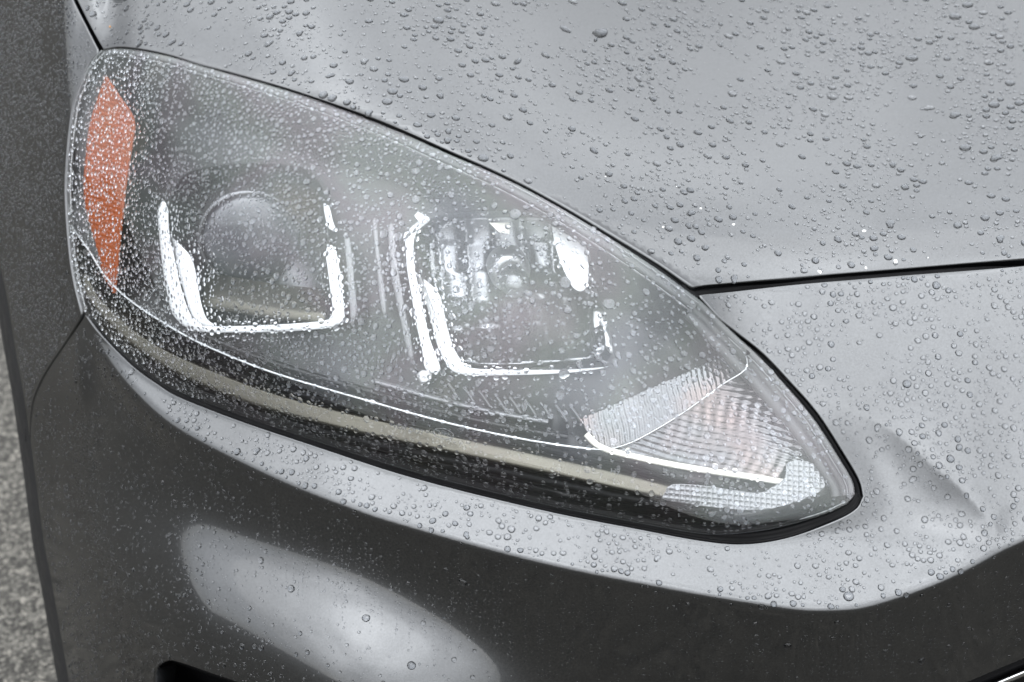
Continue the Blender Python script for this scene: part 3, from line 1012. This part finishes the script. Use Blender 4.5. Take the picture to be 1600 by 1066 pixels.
# light guides framing the right module
plate('light_guide', [(633, 375), (636, 419), (642, 456), (650, 503), (659, 544), (666, 578), (688, 578), (672, 531), (662, 487), (653, 444), (648, 419), (646, 384), (652, 362),
                      (672, 344), (664, 340), (645, 353)], 'guide', 0.028, 0, -0.00006, 0.012, 5)
plate('light_guide_blade', [(650, 427), (670, 442), (684, 456), (691, 475), (700, 516), (712, 550), (731, 572), (760, 577), (872, 578), (944, 574), (906, 581), (844, 585),
                            (750, 587), (719, 584), (702, 575), (685, 544), (676, 512), (667, 478), (657, 450)], 'guide', 0.034, 0, -0.00012, 0.012, 5)
plate('reflector_wing', [(862, 352), (904, 350), (914, 372), (920, 430), (912, 454), (896, 450), (880, 420), (868, 385)], 'guide', 0.030, 0, -0.0001, 0.006, 6)
plate('reflector_wing', [(927, 484), (943, 484), (952, 516), (958, 547), (953, 552), (930, 518)], 'satin', 0.040, 0, -0.0001, 0.006, 5)
plate('reflector_tab', [(764, 348), (796, 348), (796, 366), (780, 363)], 'cream', 0.046, 0, -0.0002, 0.004, 5, False)
plate('trim_strip', [(582, 346), (588, 342), (593, 400), (600, 450), (603, 488), (597, 486), (590, 430)], 'stripgrey', 0.030, 0, 0, 0.008, 4)
plate('trim_strip', [(606, 356), (614, 350), (622, 420), (634, 490), (646, 556), (640, 562), (626, 500), (612, 430)], 'stripgrey', 0.033, 0, 0, 0.008, 4)
plate('trim_strip', [(538, 372), (546, 372), (553, 430), (557, 484), (549, 508), (546, 470)], 'stripgrey', 0.032, 0, 0, 0.008, 4)
plate('trim_strip', [(647, 337), (653, 331), (671, 340), (657, 350)], 'guide', 0.027, 0, -0.0001, 0.005, 4, False)
plate('bracket_foot', [(650, 585), (660, 578), (676, 581), (672, 597), (656, 600)], 'satin', 0.030, 0, 0, 0.01, 4, False)

# turn signal
SIG_TOP = [(905, 655), (1030, 600), (1146, 546), (1164, 558), (1167, 572)]
sig_low = [tuple(p) for p in feat if 952 < p[0] < 1166 and p[1] > 574]
SIG_UP = dedupe(np.vstack([smooth_line([(905, 655), (1030, 600), (1146, 546)], 4), smooth_line([(1146, 546), (1163, 556), (1166, 573)], 4)[1:], np.array(sig_low[::-1]),
                           smooth_line([(952, 701), (935, 694), (918, 675), (905, 655)], 4)[1:-1]]))
def rib_off(x, y):
    u = (x - 905) * 0.906 - (y - 655) * 0.42
    v = (x - 905) * 0.42 + (y - 655) * 0.906
    ph_ = (u + 0.25 * v) / 8.6 + 0.12 * np.sin(v / 9.0)
    return 0.024 + 0.0026 * np.abs(np.sin(math.pi * ph_)) - 0.00022 * (v - 20)
field_mesh('signal_reflector', SIG_UP, 2.6, M['signal'], headlight, rib_off, skirt=0.015)
SIG_LOW = dedupe(np.vstack([np.array(sig_low), smooth_line([(1168, 578), (1200, 620), (1240, 675), (1264, 706), (1250, 740), (1232, 750), (1160, 741), (1080, 729), (1010, 714), (956, 703)], 4)]))
def pris_off(x, y):
    u = (y - 0.42 * (x - 1100) * 0.55)
    w = (x + 0.35 * y)
    return 0.020 + 0.0016 * np.abs(((u / 9.5 + 0.25 * np.sin(w / 31.0)) % 1.0) - 0.5) * 2 + 0.0005 * np.sin(w / 3.1 + 2.0 * np.sin(u / 23.0)) * (0.6 + 0.4 * np.sin(u / 17.0 + w / 41.0))
field_mesh('signal_prism', SIG_LOW, 2.4, M['signal'], headlight, pris_off, skirt=0.015)
ribbon('signal_lower_lip', [(916, 678), (930, 693), (950, 703), (985, 712), (1040, 724), (1110, 736), (1180, 746), (1234, 755)],
       [(lambda s: -5.0 + 0 * s, 0.024), (lambda s: -4.2 + 0 * s, 0.014), (lambda s: 2.5 + 0 * s, 0.0115), (lambda s: 5.0 + 0 * s, 0.014), (lambda s: 5.5 + 0 * s, 0.026)], M['cream'], headlight, 5)

# clear reflex tile with its grid of ridges
GRID = dedupe(np.vstack([smooth_line([(1032, 781), (1040, 768), (1050, 757), (1100, 759), (1180, 770), (1205, 762), (1226, 746), (1231, 722), (1262, 721), (1280, 731), (1290, 747),
                                      (1286, 765), (1250, 783), (1200, 796), (1160, 797), (1100, 791), (1032, 781)], 5)]))
def grid_off(x, y):
    u = ((x - 1032) / 8.4) % 1.0
    v = ((y - 757 - 0.10 * (x - 1032)) / 8.0) % 1.0
    ridge = np.maximum(np.clip(1 - np.abs(u - 0.5) / 0.26, 0, 1), np.clip(1 - np.abs(v - 0.5) / 0.26, 0, 1))
    return 0.0085 - 0.0014 * ridge
field_mesh('reflex_tile', GRID, 1.6, M['prism'], headlight, grid_off, skirt=0.006)

# amber side reflector
AMB = dedupe(np.vstack([smooth_line([(163, 122), (185, 155), (206, 188), (203, 225), (196, 270), (189, 330), (183, 390), (178, 456)], 4),
                        smooth_line([(178, 456), (160, 430), (143, 390), (133, 345), (130, 300), (133, 250), (141, 190), (163, 122)], 4)[1:-1]]))
def amb_off(x, y):
    u = ((x + 0.2 * y) / 7.0) % 1.0; v = ((y - 0.3 * x) / 7.0) % 1.0
    return 0.016 + 0.0042 * (np.abs(u - 0.5) + np.abs(v - 0.5))
field_mesh('amber_reflector', AMB, 2.4, M['amber'], headlight, amb_off, skirt=0.008)
ribbon('amber_edge', [(165, 120), (186, 152), (208, 188), (205, 226), (198, 271), (191, 331), (185, 391), (179, 458)], [(-3, 0.02), (-2, 0.011), (3, 0.011), (4, 0.02)], M['amber'], headlight, 5)

# moulded marks on the lens
def marks(name, body, px, py, h, ang):
    cu = bpy.data.curves.new(name, 'FONT')
    cu.body = body
    cu.size = 1.0
    to = bpy.data.objects.new(name, cu)
    COL.objects.link(to)
    dg = bpy.context.evaluated_depsgraph_get()
    me = to.evaluated_get(dg).to_mesh()
    v2 = [(v.co.x, v.co.y) for v in me.vertices]
    fs = [tuple(pp.vertices) for pp in me.polygons]
    bpy.data.objects.remove(to)
    bpy.data.curves.remove(cu)
    a = math.radians(ang)
    q = np.array([(px + h * 1.4 * (x * math.cos(a) + y * math.sin(a)), py + h * 1.4 * (x * math.sin(a) - y * math.cos(a))) for x, y in v2])
    P, _ = skin(q[:, 0], q[:, 1], 0.0012)
    mesh_obj(name, P, fs, M['etch'], headlight, False)
marks('moulded_letters', 'VOR DOT', 613, 668, 8.0, 14)
marks('moulded_letters', 'H9', 953, 740, 9.0, 6)
a = np.linspace(0, 2 * math.pi, 40)
ca, sa = math.cos(math.radians(15)), math.sin(math.radians(15))
ex, ey = 16 * np.cos(a), 7.5 * np.sin(a)
p, _ = skin(693 + ex * ca - ey * sa, 678 + ex * sa + ey * ca, 0.0012)
tube('moulded_oval', p, 0.0003, M['etch'], headlight, 5)
b_ = np.linspace(-1, 1, 40)
ex, ey = 11 * b_ + 1.5 * np.sin(b_ * 14), 2.6 * np.sin(b_ * 9)
p, _ = skin(693 + ex * ca - ey * sa, 678 + ex * sa + ey * ca, 0.0012)
tube('moulded_script', p, 0.00025, M['etch'], headlight, 5)

# ------------------------------------------------------------------ rain drops
def cap_template(nseg, rings, theta, flat, wob, sag, seed, closed):
    """unit drop: x across, y uphill, z outwards"""
    r_ = random.Random(seed)
    R_ = 1 / math.sin(theta)
    ph1, ph2, ph3 = (r_.random() * 6.283 for _ in range(3))
    def outline(a):
        return 1 + wob * (0.55 * math.cos(2 * a + ph1) + 0.35 * math.cos(3 * a + ph2) + 0.2 * math.cos(5 * a + ph3))
    zmax = R_ - R_ * math.cos(theta)
    v = [(0.0, -sag * zmax, zmax * flat)]
    for j in range(1, rings + 1):
        t = math.sin(0.5 * math.pi * j / rings)
        z = (math.sqrt(max(R_ * R_ - t * t, 0)) - R_ * math.cos(theta)) * (flat + (1 - flat) * t ** 4)
        for k in range(nseg):
            a = 2 * math.pi * k / nseg
            q = t * (1 + (outline(a) - 1) * t)
            v.append((q * math.cos(a), q * math.sin(a) - sag * z, z))
    f = [(0, 1 + k, 1 + (k + 1) % nseg) for k in range(nseg)]
    for j in range(rings - 1):
        for k in range(nseg):
            a0, a1 = 1 + j * nseg + k, 1 + j * nseg + (k + 1) % nseg
            f += [(a0, a0 + nseg, a1 + nseg), (a0, a1 + nseg, a1)]
    nf = len(f)
    b0 = len(v)
    base = v[1 + (rings - 1) * nseg:1 + rings * nseg]
    if closed:
        v += base + [(0, 0, 0)]
        f += [(b0 + (k + 1) % nseg, b0 + k, b0 + nseg) for k in range(nseg)]
        mi = [0] * len(f)
    else:                                   # the wetted patch of paint the bead stands on, without the air-side gloss
        v += [(p[0] * 0.985, p[1] * 0.985, 0.02) for p in base] + [(0, 0, 0.02)]
        f += [(b0 + k, b0 + (k + 1) % nseg, b0 + nseg) for k in range(nseg)]
        mi = [0] * nf + [1] * (len(f) - nf)
    return np.array(v), np.array(f), np.array(mi)

TH = {0: math.radians(56), 1: math.radians(45), 2: math.radians(68)}     # bead shapes: paint seen from above, lens, upright face
CL = {0: 0, 1: 1, 2: 0}
HI = {c: [cap_template(20, 7, TH[c], 0.86, w_, s_, i, CL[c]) for i, (w_, s_) in enumerate([(0.03, 0.0), (0.10, 0.05), (0.16, 0.05), (0.07, 0.2), (0.13, 0.25), (0.36, 0.1)])] for c in TH}
LO = {c: [cap_template(10, 3, TH[c], 0.92, w_, s_, 20 + i, CL[c]) for i, (w_, s_) in enumerate([(0.04, 0.0), (0.12, 0.05), (0.08, 0.2), (0.18, 0.1)])] for c in TH}

MM = 0.00046        # metres to a photograph pixel at the lamp
drops = []          # (x, y, radius m, stretch, angle jitter, closed, region, special)
cells = {}
def try_drop(pos, r):
    px_, py_, pz_ = float(pos[0]), float(pos[1]), float(pos[2])
    h = 0.003
    keys = [(i, j, k) for i in range(math.floor((px_ - r) / h), math.floor((px_ + r) / h) + 1)
            for j in range(math.floor((py_ - r) / h), math.floor((py_ + r) / h) + 1)
            for k in range(math.floor((pz_ - r) / h), math.floor((pz_ + r) / h) + 1)]
    for k in keys:
        for (qx, qy, qz, rq) in cells.get(k, ()):
            if (qx - px_) ** 2 + (qy - py_) ** 2 + (qz - pz_) ** 2 < ((r + rq) * 1.03) ** 2:
                return False
    for k in keys:
        cells.setdefault(k, []).append((px_, py_, pz_, r))
    return True

_nv = rng.normal(size=(10, 3)) * 1.0
_np_ = rng.random(10) * 6.28
def clump(P, scale):
    s_ = np.zeros(len(P))
    for v, p_ in zip(_nv, _np_):
        s_ += np.sin(P @ (v * scale) + p_)
    return s_ / math.sqrt(5)

def in_body(x, y, region):
    if region == 'lens':
        return inpoly(LENS_POLY, x, y) & (seg_dist(LENS_POLY, x, y) > 2)
    poly = {'hood': hood_poly, 'fender': fender_poly, 'bumper': bumper_poly}[region]
    ok = inpoly(poly, x, y) & (seg_dist(poly, x, y) > 3)
    if region == 'bumper':
        ok &= ~inpoly(FOG, x, y)
    return ok

# drops that stand out in the photograph, at their places on the panels
BIG = {'hood': [(1492, 26, 10), (1512, 8, 9), (1522, 42, 9), (1425, 91, 10), (1578, 130, 8), (1553, 164, 9), (1492, 180, 9), (1508, 231, 9.5), (1556, 247, 9), (1369, 290, 7),
                (1323, 256, 6.5), (1300, 137, 7), (1300, 152, 8), (1326, 153, 7.5), (1220, 97, 7.5), (1144, 147, 7.5), (1425, 153, 7), (1452, 169, 7.5), (1593, 161, 8), (1442, 284, 6.5),
                (1289, 180, 6.5), (1219, 226, 6.5), (1253, 245, 6), (1106, 244, 7), (631, 124, 8), (613, 143, 8), (605, 159, 8.5), (793, 184, 7.5), (803, 149, 6.5), (755, 247, 8.5),
                (825, 283, 7), (569, 96, 7), (584, 108, 7), (519, 153, 7.5), (505, 148, 7.5), (1026, 256, 7), (1045, 357, 7), (1123, 437, 6), (1147, 436, 6), (1391, 350, 8),
                (1237, 323, 6), (685, 32, 9), (883, 46, 8), (972, 5, 8), (895, 3, 7), (774, 6, 7), (852, 86, 7.5), (992, 186, 6.5), (997, 123, 7), (1173, 440, 5.5), (1330, 420 - 6, 6),
                (1138, 57, 7), (1188, 74, 6), (1260, 20, 7), (1172, 36, 6), (1545, 98, 7.5), (1562, 58, 7), (1536, 20, 7), (1575, 20, 6), (1480, 92, 6), (1467, 57, 6), (542, 160, 6), (420, 68, 7)],
       'bumper': [(1417, 600, 7), (1395, 481, 6), (1463, 446, 6.5), (1281, 574, 5.5), (1485, 717, 6.5), (1371, 668, 5.5), (1498, 552, 5.5), (1408, 632, 5), (1354, 637, 5), (1530, 632, 5),
                  (1569, 577, 5), (1456, 457, 5), (1429, 497, 4.5), (1374, 524, 5), (1450, 566, 4.5), (1432, 604, 4.5), (799, 827, 6), (793, 839, 6), (793, 858, 5), (778, 839, 5), (813, 860, 5),
                  (838, 826, 5), (573, 790, 5), (586, 796, 4.5), (554, 732, 5), (371, 706, 6), (401, 705, 6), (206, 581, 6), (544, 717, 7.5), (572, 966, 6.5), (643, 1040, 7), (455, 920, 6.5),
                  (723, 910, 6.5), (408, 876, 5.5), (378, 1010, 5.5), (398, 1010, 5), (408, 1012, 5.5), (1231, 1010, 6.5), (1384, 1018, 5), (1440, 1033, 6), (1308, 973, 4.5), (1469, 901, 6),
                  (1501, 893, 5), (1414, 850, 4.5), (1445, 812, 5.5), (1500, 821, 5), (1529, 842, 4.5), (1420, 859, 4), (1468, 868, 5), (1545, 848, 4.5), (1381, 810, 5), (1401, 830, 4.5),
                  (1190, 948, 5), (1209, 944, 5), (1246, 884, 5), (1201, 900, 4.5), (1380, 931, 4), (1416, 930, 4.5), (862, 900, 4), (330, 728, 5), (440, 737, 5), (292, 657, 4.5)],
       'lens': [(883, 442, 9), (892, 453, 6.5), (887, 484, 6.5), (881, 584, 8), (805, 335, 9), (951, 475, 9), (736, 478, 6.5), (698, 533, 5.5), (825, 458, 6.5), (530, 489, 6.5), (880, 310 + 16, 7),
                (878, 548, 6), (1068, 553, 6), (1097, 555, 6), (1074, 574, 5), (1040, 576, 5), (1090, 560, 5), (942, 505, 6), (905, 570, 6), (955, 605, 6), (875, 618, 7), (820, 635, 6),
                (725, 645, 5), (860, 650, 5), (1110, 670, 5), (1210, 656, 5), (1105, 745, 5.5), (1190, 757, 5), (600, 366, 7), (622, 370, 7), (650, 312, 7), (608, 405, 5), (606, 410, 5),
                (772, 322, 6), (700, 262, 6), (655, 255, 6), (650, 268, 7), (610, 305, 6), (480, 284, 6), (395, 345, 6), (420, 350, 5), (690, 410, 5), (760, 500, 5), (776, 498, 5), (812, 470, 5),
                (832, 470, 5), (1120, 583, 5), (540, 500, 5), (1300, 672, 4.5), (1256, 660, 4), (1280, 690, 4.5), (1320, 745, 4), (935, 560, 6), (990, 640, 5), (1010, 560, 5)],
       'fender': []}
for reg, lst in BIG.items():
    arr = np.array(lst, float).reshape(-1, 3)
    inside = in_body(arr[:, 0], arr[:, 1], reg)
    for (x, y, r), okd in zip(lst, inside):
        if not okd:
            continue
        P, N = skin(np.array([x]), np.array([y]))
        dep = float(bil(DEP, np.array([x]), np.array([y]))[0])
        rm = r * dep / FPX
        if try_drop(P[0], rm):
            drops.append((P[0], N[0], rm, 0.95 + 0.2 * rng.random(), rng.normal() * 0.3, reg, ''))
for (x, y, r, st_, an, sp_) in [(938, 52, 15, 0.75, 0.1, 'broad flattened puddle of rain water, the largest on the hood'),
                                (931, 62, 8, 0.35, 0.5, 'thin sliver of water touching the largest puddle on the hood'),
                                (809, 96, 11, 0.42, 0.45, 'long pin-shaped streak of rain water high on the hood'),
                                (1326, 932, 8.5, 1.0, 0.0, 'large round bead of rain alone on the bright ledge under the headlight')]:
    P, N = skin(np.array([x]), np.array([y]))
    rm = r * float(bil(DEP, np.array([x]), np.array([y]))[0]) / FPX
    try_drop(P[0], rm * 0.9)
    drops.append((P[0], N[0], rm, st_, an, 'bumper' if y > 500 else 'hood', sp_))

def scatter(reg, geo, count, med, sig, rmin, rmax, weight, cl=(60, 0.0)):
    V, F, P, N = geo
    a, b, c = P[F[:, 0]], P[F[:, 1]], P[F[:, 2]]
    area = 0.5 * np.linalg.norm(np.cross(b - a, c - a), axis=1)
    cen = V[F].mean(1)
    area = area * ((cen[:, 0] > -40) & (cen[:, 0] < 1640) & (cen[:, 1] > -40) & (cen[:, 1] < 1106))
    w = area * weight(cen[:, 0], cen[:, 1])
    pc = P[F].mean(1)
    if cl[1]:
        w = w * np.clip(1 + cl[1] * clump(pc, cl[0]), 0.08, None)
    w = w / w.sum()
    idx = rng.choice(len(F), count, p=w)
    u, v = rng.random(count), rng.random(count)
    fl = u + v > 1
    u[fl], v[fl] = 1 - u[fl], 1 - v[fl]
    xy = V[F[idx, 0]] * (1 - u - v)[:, None] + V[F[idx, 1]] * u[:, None] + V[F[idx, 2]] * v[:, None]
    ok = in_body(xy[:, 0], xy[:, 1], reg)
    pp, nn = skin(xy[:, 0], xy[:, 1])
    rad = np.clip(med * np.exp(sig * rng.normal(size=count)), rmin, rmax) * MM
    order = np.argsort(-rad)
    for i in order:
        if ok[i] and try_drop(pp[i], rad[i]):
            drops.append((pp[i], nn[i], rad[i], 0.85 + 0.35 * rng.random(), rng.normal() * 0.35, reg, ''))

scatter('hood', hood_g, 12000, 1.75, 0.65, 0.8, 7.5, lambda x, y: 1.0 + 0.5 * sst(1150, 1500, x) * (1 - sst(150, 300, y)) - 0.35 * sst(300, 420, y), (45, 0.5))
scatter('lens', lens_g, 2200, 3.2, 0.3, 2.0, 6.5, lambda x, y: 0.5 + 0.5 * sst(350, 700, x), (50, 0.4))
scatter('lens', lens_g, 15000, 2.2, 0.45, 0.9, 5.5, lambda x, y: 0.22 + 0.95 * (1 - sst(250, 1000, x)), (50, 0.25))
scatter('bumper', bump_g, 4200, 2.0, 0.55, 0.9, 5.5, lambda x, y: np.where(y < f_crease(np.clip(x, 133, 1830)) - 4, 1.0, 0.0), (55, 0.6))
scatter('bumper', bump_g, 6500, 1.6, 0.5, 0.7, 4.5, lambda x, y: np.where(y < f_crease(np.clip(x, 133, 1830)) + 3, 0.0, 0.35 + 0.9 * (1 - sst(200, 800, x))), (50, 0.3))
scatter('fender', fend_g, 12000, 2.0, 0.4, 0.8, 4.5, lambda x, y: 1.0 + 0 * x, (40, 0.25))
# little beads left behind in vertical runs on the upright face
runs = []
for _ in range(280):
    x = rng.uniform(420, 1600); y0 = float(f_crease(x)) + rng.uniform(8, 120); y = y0
    L = rng.uniform(25, 110)
    while y < min(y0 + L, 1090):
        runs.append((x + rng.normal() * 0.8, y))
        y += rng.uniform(3.5, 9)
runs = np.array(runs)
runs = runs[in_body(runs[:, 0], runs[:, 1], 'bumper')]
pp, nn = skin(runs[:, 0], runs[:, 1])
for i in range(len(runs)):
    rm = np.clip(1.2 * math.exp(0.35 * rng.normal()), 0.6, 2.8) * MM
    if try_drop(pp[i], rm):
        drops.append((pp[i], nn[i], rm, 1.1, 0.1 * rng.normal(), 'bumper', ''))

def frame(nv, ang):
    n_ = nv / np.linalg.norm(nv)
    up = np.array((0, 0, 1.0)) - n_ * n_[2]
    if np.linalg.norm(up) < 1e-3:
        up = np.array((0, 1.0, 0))
    up /= np.linalg.norm(up)
    x_ = np.cross(up, n_)
    c_, s_ = math.cos(ang), math.sin(ang)
    return np.stack([x_ * c_ + up * s_, -x_ * s_ + up * c_, n_], 1)

# the 300 that show largest stand as objects of their own
def shown(d):
    view = d[0] - np.array((0, 0, CAM_Z)); dist = np.linalg.norm(view)
    inx = view[0] / (view[1] * ct - view[2] * st) * FPX + 800
    up_ = view[1] * st + view[2] * ct
    iny = 533 - up_ / (view[1] * ct - view[2] * st) * FPX
    vis = -2 < inx < 1602 and -2 < iny < 1068
    return (d[2] / dist) ** 2 * (0.3 + abs(float(d[1] @ view)) / dist) if vis else 0.0
order = sorted(range(len(drops)), key=lambda i: -(shown(drops[i]) + (1 if drops[i][6] else 0)))
single, rest = order[:300], order[300:]
def pixel(P):
    v = P - np.array((0, 0, CAM_Z)); dz = v[1] * ct - v[2] * st
    return v[0] / dz * FPX + 800, 533 - (v[1] * st + v[2] * ct) / dz * FPX
def zone(P, reg):
    x, y = pixel(P)
    if reg == 'hood':
        if x < 1083 and float(f_hood(max(x, 162))) - y < 55: return 'on the hood just above the headlight edge', 'rain beads along the headlight edge of the hood'
        if x >= 1083 and float(f_gap(x)) - y < 70: return 'near the front edge of the hood above the panel gap', 'rain beads at the front edge of the hood'
        if x > 1250: return 'on the open hood towards the right', 'rain beads on the right of the hood'
        if x > 750: return 'on the middle of the open hood', 'rain beads on the middle of the hood'
        return 'on the hood behind the outer half of the headlight', 'rain beads on the outer hood'
    if reg == 'lens':
        if x < 210: return 'on the lens over the amber side reflector', 'rain beads over the amber reflector'
        if 250 < x < 545 and y > 250 and y < 520: return 'on the lens over the projector unit', 'rain beads over the projector unit'
        if 630 < x < 960 and 325 < y < 590: return 'on the lens over the fluted reflector unit', 'rain beads over the fluted reflector'
        if x > 900 and y > 545: return 'on the lens over the turn signal', 'rain beads over the turn signal'
        if y > float(np.interp(x, feat[:i_end, 0], feat[:i_end, 1])): return 'on the lens over the lower chrome strip', 'rain beads over the lower strip'
        if y < 300: return 'high on the lens above the two lamp units', 'rain beads high on the lens'
        return 'on the lens between the lamp units', 'rain beads between the lamp units'
    if reg == 'bumper':
        if y < float(f_crease(np.clip(x, 133, 1830))):
            if x > 1345 or y < float(f_bot(np.clip(x, 133, 1338))): return 'on the pale nose panel right of the headlight', 'rain beads on the nose panel'
            return 'on the bright ledge under the headlight', 'rain beads on the ledge'
        if x < 760 and y > 800: return 'on the pale bulge of the lower bumper', 'rain beads on the bumper bulge'
        return 'on the dark upright face of the bumper', 'rain beads on the upright bumper face'
    return 'on the dark fender left of the headlight', 'rain beads on the fender'
def drop_mesh(tpl, name):
    me = bpy.data.meshes.new(name)
    me.from_pydata(tpl[0].tolist(), [], tpl[1].tolist())
    me.polygons.foreach_set('use_smooth', [True] * len(me.polygons))
    me.materials.append(M['water'])
    me.materials.append(M['wetpaint'])
    me.polygons.foreach_set('material_index', tpl[2].tolist())
    return me
HIM = {c: [drop_mesh(t, 'rain_bead') for t in HI[c]] for c in TH}
for i in single:
    P, N, r, stc, an, reg, sp_ = drops[i]
    steep = N[2] < 0.45
    c = 1 if reg == 'lens' else (0 if reg == 'hood' else 2)
    k = random.choice((3, 4)) if steep else random.choice((0, 1, 2, 5, 1))
    if sp_ and 'round' in sp_: k = 0
    o = bpy.data.objects.new('rain_bead', HIM[c][k])
    COL.objects.link(o)
    Bm = frame(N, an)
    mw = Matrix([list(Bm[0] * np.array((r, r * stc, r * (0.95 if r < 0.0035 else 0.7)))) + [0], list(Bm[1] * np.array((r, r * stc, r * (0.95 if r < 0.0035 else 0.7)))) + [0],
                 list(Bm[2] * np.array((r, r * stc, r * (0.95 if r < 0.0035 else 0.7)))) + [0], [0, 0, 0, 1]])
    mw.translation = Vector(P + N * (0.0001 if c == 1 else -0.00006))
    o.matrix_world = mw
    zn, gp = zone(P, reg)
    tag(o, sp_ or 'clear bead of rain ' + zn, 'water drop', gp)
# the thousands of smaller ones
vs_, fs_, ms_, base = [], [], [], 0
for i in rest:
    P, N, r, stc, an, reg, sp_ = drops[i]
    steep = N[2] < 0.45
    c = 1 if reg == 'lens' else (0 if reg == 'hood' else 2)
    bank = HI if r > 2.6 * MM else LO
    k = random.choice((2, 2, 3) if steep and bank is LO else (0, 1, 3))
    tv, tf, tm = bank[c][k]
    ms_.append(tm)
    vs_.append((tv * np.array((r, r * stc, r * 0.95))) @ frame(N, an).T + P + N * (0.0001 if c == 1 else -0.00005))
    fs_.append(tf + base)
    base += len(tv)
VS, FS = np.vstack(vs_), np.vstack(fs_)
me = bpy.data.meshes.new('rain_drops')
me.vertices.add(len(VS)); me.loops.add(len(FS) * 3); me.polygons.add(len(FS))
me.vertices.foreach_set('co', VS.astype(np.float32).ravel())
me.loops.foreach_set('vertex_index', FS.astype(np.int32).ravel())
me.polygons.foreach_set('loop_start', np.arange(0, len(FS) * 3, 3, dtype=np.int32))
me.polygons.foreach_set('use_smooth', np.ones(len(FS), bool))
me.materials.append(M['water'])
me.materials.append(M['wetpaint'])
me.polygons.foreach_set('material_index', np.concatenate(ms_).astype(np.int32))
me.update(calc_edges=True)
o = bpy.data.objects.new('rain_drops', me)
COL.objects.link(o)
tag(o, 'thousands of small rain drops covering the hood, lens, fender and bumper', 'rain drops', kind='stuff')
print('drops', len(drops), 'triangles', len(FS))

# ------------------------------------------------------------------ specks blown onto the hood
def speck(name, x, y, r, mat, label, grp):
    P, N = skin(np.array([x]), np.array([y]))
    Bm = frame(N[0], rng.random() * 6)
    verts = []
    k = 7
    rr = r * MM
    for z in (0.0, 0.6):
        for i in range(k):
            a = 6.283 * i / k
            q = rr * (0.75 + 0.5 * rng.random()) * (1 if z == 0 else 0.7)
            verts.append(P[0] + Bm @ np.array((q * math.cos(a), 0.7 * q * math.sin(a), z * rr * 0.5 + 0.0001)))
    faces = [tuple(range(k, 2 * k))] + [(i, (i + 1) % k, k + (i + 1) % k, k + i) for i in range(k)]
    tag(mesh_obj(name, verts, faces, M[mat], None, False), label, 'debris', grp)
for (x, y, r) in [(946, 276, 1.6), (1057, 292, 1.6), (1095, 326, 2.4), (1036, 355, 2.6), (1146, 351, 2.8), (1350, 361, 3.4), (1450, 403, 1.5)]:
    speck('petal_speck', x, y, r, 'speck', 'tiny white speck lying on the open hood paint', 'white specks on the hood')
for (x, y, r) in [(1281, 425, 4.2), (1353, 419, 3.0), (1399, 409, 5.0)]:
    speck('petal_speck', x, y, r, 'speck', 'white speck lodged at the front edge of the hood', 'white specks at the hood edge')
speck('leaf_bit', 172, 42, 3.5, 'leafbit', 'small brown leaf bit on the hood beside the fender gap', None)
